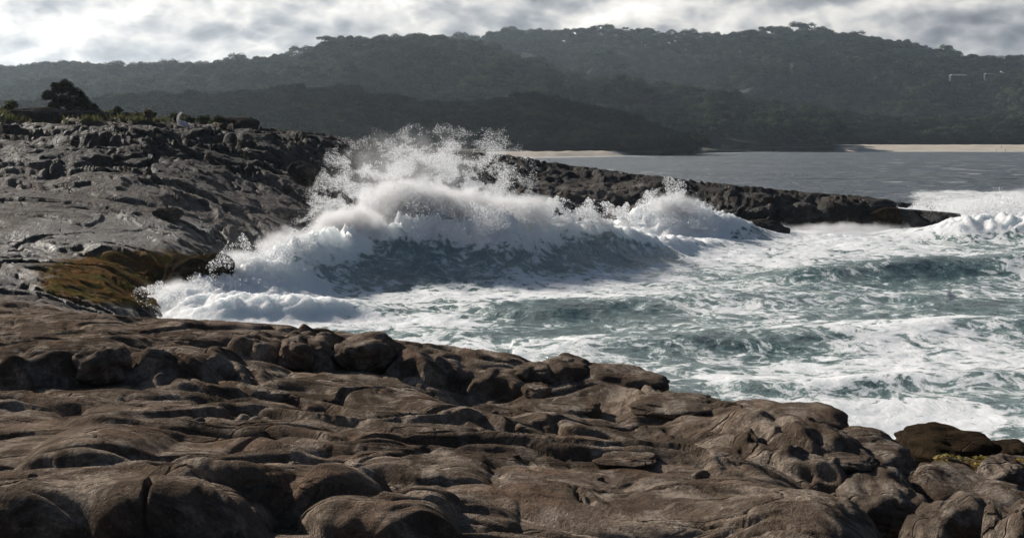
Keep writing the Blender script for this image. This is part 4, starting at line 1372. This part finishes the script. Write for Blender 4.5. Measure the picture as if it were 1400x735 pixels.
M_WHITE = simple('white_feathers', (0.80, 0.80, 0.78), (0.86, 0.86, 0.84), 5, 0.7, transl=0.35)
M_GREYF = simple('grey_blue_feathers', (0.48, 0.50, 0.60), (0.56, 0.58, 0.68), 8, 0.7)
M_BEAK = simple('horn_beak', (0.35, 0.27, 0.12), (0.42, 0.33, 0.16), 5, 0.5)
M_LEG = simple('dark_leg', (0.05, 0.045, 0.04), (0.08, 0.07, 0.06), 5, 0.6)
bx_, by_, bz_ = seen_spot(250, 181)
e = empty('white_bird', (bx_, by_, bz_ + 0.08))
e.scale = (1.15, 1.15, 1.15)
tag(e, 'white long-necked bird with pale grey-blue wings standing on the headland crest', 'bird')
bd = skin_body('body', [(0.0, 0, 0.42), (0.16, 0, 0.38), (0.32, 0, 0.30), (0.42, 0, 0.24), (-0.14, 0, 0.46), (-0.20, 0, 0.60), (-0.20, 0, 0.78), (-0.12, 0, 0.92), (-0.03, 0, 1.02), (0.04, 0, 1.03)],
               [(0, 1), (1, 2), (2, 3), (0, 4), (4, 5), (5, 6), (6, 7), (7, 8), (8, 9)], [(0.17, 0.17), (0.17, 0.16), (0.10, 0.09), (0.04, 0.03), 0.13, 0.095, 0.07, 0.065, 0.075, 0.045], M_WHITE, e)
skin_body('beak', [(0.06, 0, 1.03), (0.14, 0, 1.01), (0.24, 0, 0.985)], [(0, 1), (1, 2)], [0.026, 0.018, 0.006], M_BEAK, e)
for sy in (-1, 1):
    skin_body('wing', [(-0.06, sy * 0.14, 0.50), (0.12, sy * 0.17, 0.44), (0.32, sy * 0.13, 0.33), (0.46, sy * 0.07, 0.24)], [(0, 1), (1, 2), (2, 3)], [(0.05, 0.11), (0.05, 0.15), (0.04, 0.09), (0.02, 0.03)], M_GREYF, e)
    skin_body('leg', [(0.06, sy * 0.07, 0.30), (0.08, sy * 0.07, 0.15), (0.05, sy * 0.07, 0.0), (-0.05, sy * 0.07, 0.0)], [(0, 1), (1, 2), (2, 3)], [0.03, 0.018, 0.018, 0.012], M_LEG, e)

# ------------------------------------------------------------------ tiny walkers on the far beach
def walker(px, py, D, label, mtop, mleg):
    x, y, z = at(px, py, D)
    e = empty('person', (x, y, z))
    tag(e, label, 'person', 'walkers on the far beach')
    skin_body('body', [(0, 0, 0.95), (0, 0, 1.2), (0, 0, 1.42), (0, 0, 1.52), (0, 0, 1.66), (0.22, 0, 1.38), (0.30, 0, 1.1), (0.27, -0.1, 0.85), (-0.22, 0, 1.38), (-0.30, 0, 1.1), (-0.27, 0.1, 0.85),
                       (0.11, 0, 0.85), (0.13, -0.12, 0.48), (0.13, -0.02, 0.06), (-0.11, 0, 0.85), (-0.13, 0.14, 0.48), (-0.13, 0.24, 0.08)],
              [(0, 1), (1, 2), (2, 3), (3, 4), (2, 5), (5, 6), (6, 7), (2, 8), (8, 9), (9, 10), (0, 11), (11, 12), (12, 13), (0, 14), (14, 15), (15, 16)],
              [0.15, 0.15, 0.17, 0.06, 0.11, 0.06, 0.045, 0.04, 0.06, 0.045, 0.04, 0.09, 0.065, 0.05, 0.09, 0.065, 0.05], mtop, e, 1)


M_DK = simple('dark_clothes', (0.03, 0.03, 0.035), (0.05, 0.05, 0.06), 5, 0.8)
walker(1369, 202.5, 1335, 'dark clothed person standing alone higher up on the far beach', M_DK, M_DK)
walker(1362, 207.3, 1306, 'dark clothed person at the waterline of the far beach, nearer the middle of the bay', M_DK, M_DK)
walker(1374.5, 207.3, 1306, 'dark clothed person at the waterline of the far beach, farther along than the other', M_DK, M_DK)

# ------------------------------------------------------------------ pale roofed houses on the big hill
def house(px, py, D, w_, d_, h_, label, roofc):
    x, y, z = at(px, py, D)
    e = empty('house', (x, y, z), R(12))
    tag(e, label, 'house')
    wm = simple('rendered_wall', (0.03, 0.03, 0.028), (0.04, 0.038, 0.035), 0.5)
    rm = simple('metal_roof', tuple(c * 0.6 for c in roofc), tuple(c * 0.5 for c in roofc), 0.5, 0.7)
    gm = simple('window_glass', (0.03, 0.035, 0.04), (0.04, 0.045, 0.05), 1, 0.1)
    a, b = w_ / 2, d_ / 2
    co = [(-a, -b, -6), (a, -b, -6), (a, b, -6), (-a, b, -6), (-a, -b, h_), (a, -b, h_), (a, b, h_), (-a, b, h_)]
    mesh_np('wall', co, [(0, 1, 5, 4), (1, 2, 6, 5), (2, 3, 7, 6), (3, 0, 4, 7)], wm, e, smooth=False)
    o1, rh = 0.8, 2.2
    co = [(-a - o1, -b - o1, h_), (a + o1, -b - o1, h_), (a + o1, b + o1, h_), (-a - o1, b + o1, h_), (-a + 1, 0, h_ + rh), (a - 1, 0, h_ + rh)]
    me = bpy.data.meshes.new('roof')
    me.from_pydata(co, [], [(0, 1, 5, 4), (2, 3, 4, 5), (1, 2, 5), (3, 0, 4), (0, 3, 2, 1)])
    me.materials.append(rm)
    ro = bpy.data.objects.new('roof', me)
    COL.objects.link(ro)
    ro.parent = e
    k = int(w_ // 4)
    for i in range(k):
        cx = -a + (i + 0.5) * w_ / k
        co = [(cx - 1.2, -b - 0.06, 0.9), (cx + 1.2, -b - 0.06, 0.9), (cx + 1.2, -b - 0.06, h_ - 0.5), (cx - 1.2, -b - 0.06, h_ - 0.5),
              (cx - 1.2, -b + 0.1, 0.9), (cx + 1.2, -b + 0.1, 0.9), (cx + 1.2, -b + 0.1, h_ - 0.5), (cx - 1.2, -b + 0.1, h_ - 0.5)]
        mesh_np('window', co, [(0, 1, 2, 3), (0, 4, 5, 1), (1, 5, 6, 2), (2, 6, 7, 3), (3, 7, 4, 0)], gm, e, smooth=False)


house(1310, 106, 2550, 26, 9, 2.6, 'long pale roofed house among the trees high on the right of the big hill', (0.55, 0.54, 0.52))
house(1352, 105, 2560, 14, 8, 3.4, 'small grey roofed house right of the long pale one on the big hill', (0.30, 0.30, 0.30))
house(1168, 82, 2680, 13, 8, 3.4, 'small grey roofed house just under the skyline of the big hill', (0.36, 0.36, 0.36))

# ------------------------------------------------------------------ the splash: droplets thrown up by the breaker
TET = np.array([(1, 0, 0), (-0.5, 0.87, 0.15), (-0.5, -0.87, -0.15)], float)
TF = np.array([(0, 1, 2)])


def droplets(name, P, rad, label):
    n = len(P)
    r = np.random.default_rng(len(P))
    # random rotations
    q = r.normal(size=(n, 4))
    q /= np.linalg.norm(q, axis=1)[:, None]
    w_, x_, y_, z_ = q.T
    Rm = np.stack([1 - 2 * (y_ ** 2 + z_ ** 2), 2 * (x_ * y_ - z_ * w_), 2 * (x_ * z_ + y_ * w_), 2 * (x_ * y_ + z_ * w_), 1 - 2 * (x_ ** 2 + z_ ** 2), 2 * (y_ * z_ - x_ * w_),
                   2 * (x_ * z_ - y_ * w_), 2 * (y_ * z_ + x_ * w_), 1 - 2 * (x_ ** 2 + y_ ** 2)], 1).reshape(n, 3, 3)
    co = P[:, None] + np.einsum('nij,kj->nki', Rm, TET) * rad[:, None, None]
    fa = (TF[None] + 3 * np.arange(n)[:, None, None]).reshape(-1, 3)
    o_ = mesh_np(name, co.reshape(-1, 3), fa, M_DROP)
    tag(o_, label, None, None, 'stuff')
    return o_


def cloud_pts(n, region, D0, dD, top, bot, seed, clump=0.5, power=1.0, scale=0.02, soft=0.45, edge=22.0):
    """points inside a splash: photo x range, its top and bottom outline, at distances D0 +- dD"""
    r = np.random.default_rng(seed)
    got = []
    tot = 0
    while tot < n:
        m = min(n * 3, 400000)
        px = r.uniform(region[0], region[1], m)
        t = np.interp(px, [p[0] for p in top], [p[1] for p in top])
        b = np.interp(px, [p[0] for p in bot], [p[1] for p in bot])
        t = t + 14 * gnoise(px * 0.04, px * 0, seed) + 4 * gnoise(px * 0.15, px * 0, seed + 1)
        v = r.random(m) ** power                  # 0 bottom 1 top
        py = b + (t - b) * v
        dn = fbm(px * scale + 4 + 0.3 * v, py * scale * 1.3, seed + 3, 4, 0.6)
        keep = r.random(m) < np.clip(0.45 + clump * dn * 1.8, 0.02, 1) * np.clip(1.03 - v, 0, 1) ** soft * np.clip((px - region[0]) / edge, 0, 1) * np.clip((region[1] - px) / edge, 0, 1)
        D = (np.interp(px, [p[0] for p in D0], [p[1] for p in D0]) if isinstance(D0, list) else D0) + r.normal(0, dD, m)
        got.append(np.stack([px[keep], py[keep], D[keep]], 1))
        tot += keep.sum()
    G = np.concatenate(got)[:n]
    c, s2 = math.cos(PITCH), math.sin(PITCH)
    v = (367.5 - G[:, 1]) / F
    yy = c + v * s2
    return np.stack([(G[:, 0] - 700) / F / yy * G[:, 2], G[:, 2], CAM_H + (-s2 + v * c) / yy * G[:, 2]], 1)


def rads(n, lo, hi, seed):
    r = np.random.default_rng(seed)
    return lo + (hi - lo) * r.random(n) ** 3


# high fan of spray above the headland
fan = cloud_pts(280000, (395, 740), 90, 2.0,
                [(395, 290), (425, 255), (445, 205), (480, 185), (520, 182), (560, 172), (610, 168), (660, 182), (690, 172), (740, 225)],
                [(395, 310), (425, 300), (480, 300), (560, 285), (640, 285), (700, 290)], 5, 0.60, 0.9, 0.03, 1.0, 95)
droplets('high_spray', fan, rads(len(fan), 0.006, 0.029, 1), 'high fan of white spray thrown up above the rocks')
core = cloud_pts(150000, (415, 700), 79.5, 1.6,
                 [(415, 320), (450, 295), (490, 268), (530, 250), (565, 240), (600, 255), (640, 275), (700, 285)],
                 [(415, 370), (500, 350), (560, 345), (640, 330), (700, 310)], 6, 0.30, 1.0, 0.02)
droplets('wave_spray', core, rads(len(core), 0.009, 0.034, 2), 'dense white spray bursting from the top of the breaker')
left = cloud_pts(120000, (175, 440), [(175, 60.5), (300, 64), (440, 71)], 1.2,
                 [(175, 408), (205, 388), (240, 385), (300, 345), (330, 320), (350, 335), (380, 325), (440, 285)],
                 [(175, 440), (250, 430), (330, 410), (440, 360)], 7, 0.5, 1.7, 0.03)
droplets('shore_spray', left, rads(len(left), 0.008, 0.034, 3), 'white spray along the edge of the wave on the shelf')
mid = cloud_pts(50000, (700, 880), [(700, 81), (780, 84.5), (880, 92)], 1.0,
                [(700, 272), (760, 272), (820, 275), (880, 285)], [(700, 305), (780, 305), (880, 310)], 8, 0.5, 1.5, 0.03)
droplets('crest_spray', mid, rads(len(mid), 0.012, 0.045, 4), 'thin spray blown off the crest of the breaker')
rf = cloud_pts(60000, (865, 985), 109, 1.6,
               [(865, 285), (885, 255), (905, 248), (930, 244), (950, 262), (985, 285)], [(865, 305), (985, 315)], 9, 0.6, 1.4, 0.05)
droplets('reef_spray', rf, rads(len(rf), 0.010, 0.042, 5), 'splash of white spray bursting against the reef')
rt = cloud_pts(45000, (1225, 1440), [(1225, 122), (1440, 110)], 2.0,
               [(1225, 276), (1300, 274), (1330, 268), (1360, 256), (1390, 264), (1440, 262)], [(1225, 284), (1300, 290), (1440, 306)], 10, 0.3, 1.6, 0.03, 1.3, 60)
droplets('bay_spray', rt, rads(len(rt), 0.014, 0.06, 6), 'white spray over the surf at the end of the reef')

# ------------------------------------------------------------------ soft mist inside the splashes
mm, mt_ = material('mist')
oc = mt_.n('ShaderNodeTexCoord').outputs['Object']
rr_ = mt_.n('ShaderNodeVectorMath', operation='LENGTH', inp={0: oc}).outputs['Value']
ps_ = mt_.n('ShaderNodeNewGeometry').outputs['Position']
nz_ = mt_.noise(ps_, 0.9, 5, 0.62, 0.3)
fall = mt_.ramp(rr_, 0.15, 1.0, True, 1.0, 0.0)
den = mt_.ramp(mt_.math('ADD', mt_.math('MULTIPLY', fall, 0.75), mt_.math('MULTIPLY', mt_.math('SUBTRACT', nz_, 0.5), 1.3)), 0.16, 0.75)
inf = mt_.n('ShaderNodeObjectInfo').outputs['Color']
sepc = mt_.n('ShaderNodeSeparateColor', inp={0: inf}).outputs[0]
mv = mt_.n('ShaderNodeVolumePrincipled', inp={'Color': (0.97, 0.98, 1.0, 1), 'Anisotropy': 0.35, 'Density': mt_.math('MULTIPLY', mt_.math('MULTIPLY', den, sepc), 3.0)})
out(mt_, None, mv)
mm.cycles.volume_step_rate = 1.0
MISTS = [(555, 290, 80.0, 3.6, 3.2, 2.6, 1.0), (480, 318, 76.5, 3.0, 2.4, 1.9, 0.9), (630, 285, 81.0, 3.4, 2.6, 1.6, 0.6), (400, 345, 71.0, 2.4, 2.0, 1.5, 0.8),
         (330, 370, 66.5, 2.2, 1.8, 1.2, 0.7), (255, 405, 62.5, 2.2, 1.6, 1.0, 0.55), (560, 240, 89.0, 6.6, 2.6, 3.6, 0.05), (710, 285, 82.0, 3.0, 2.0, 1.1, 0.4),
         (925, 284, 108.5, 2.8, 2.2, 1.5, 0.45), (1350, 282, 115.0, 5.0, 4.0, 1.2, 0.12), (1400, 276, 118.0, 3.5, 3.0, 1.5, 0.2), (1150, 315, 117.0, 7.0, 2.0, 0.9, 0.25)]
import bmesh
_bm = bmesh.new()
bmesh.ops.create_icosphere(_bm, subdivisions=3, radius=1.0)
_mist = bpy.data.meshes.new('mist')
_bm.to_mesh(_mist)
_bm.free()
_mist.materials.append(mm)
for (px, py, D_, rx_, ry_, rz_, dn_) in MISTS:
    o_ = bpy.data.objects.new('mist', _mist)
    COL.objects.link(o_)
    o_.location = at(px, py, D_)
    o_.scale = (rx_, ry_, rz_)
    o_.color = (dn_, dn_, dn_, 1)
    tag(o_, 'soft white spray mist hanging over the breaking water', None, None, 'stuff')

# ------------------------------------------------------------------ haze
hz = bpy.data.materials.new('haze_air')
hz.use_nodes = True
h = NT(hz.node_tree)
vol = h.n('ShaderNodeVolumePrincipled', inp={'Color': (0.74, 0.87, 1.0, 1), 'Density': 0.00008, 'Anisotropy': 0.8})
out(h, None, vol)
x0, x1, y0, y1, z0, z1 = -5200, 5200, -60, 9200, -6, 330
co = [(x, y, z) for z in (z0, z1) for y in (y0, y1) for x in (x0, x1)]
o = mesh_np('haze', co, [(0, 2, 3, 1), (4, 5, 7, 6), (0, 1, 5, 4), (2, 6, 7, 3), (0, 4, 6, 2), (1, 3, 7, 5)], hz, smooth=False)
tag(o, 'thin pale haze over the bay and hills', None, None, 'stuff')
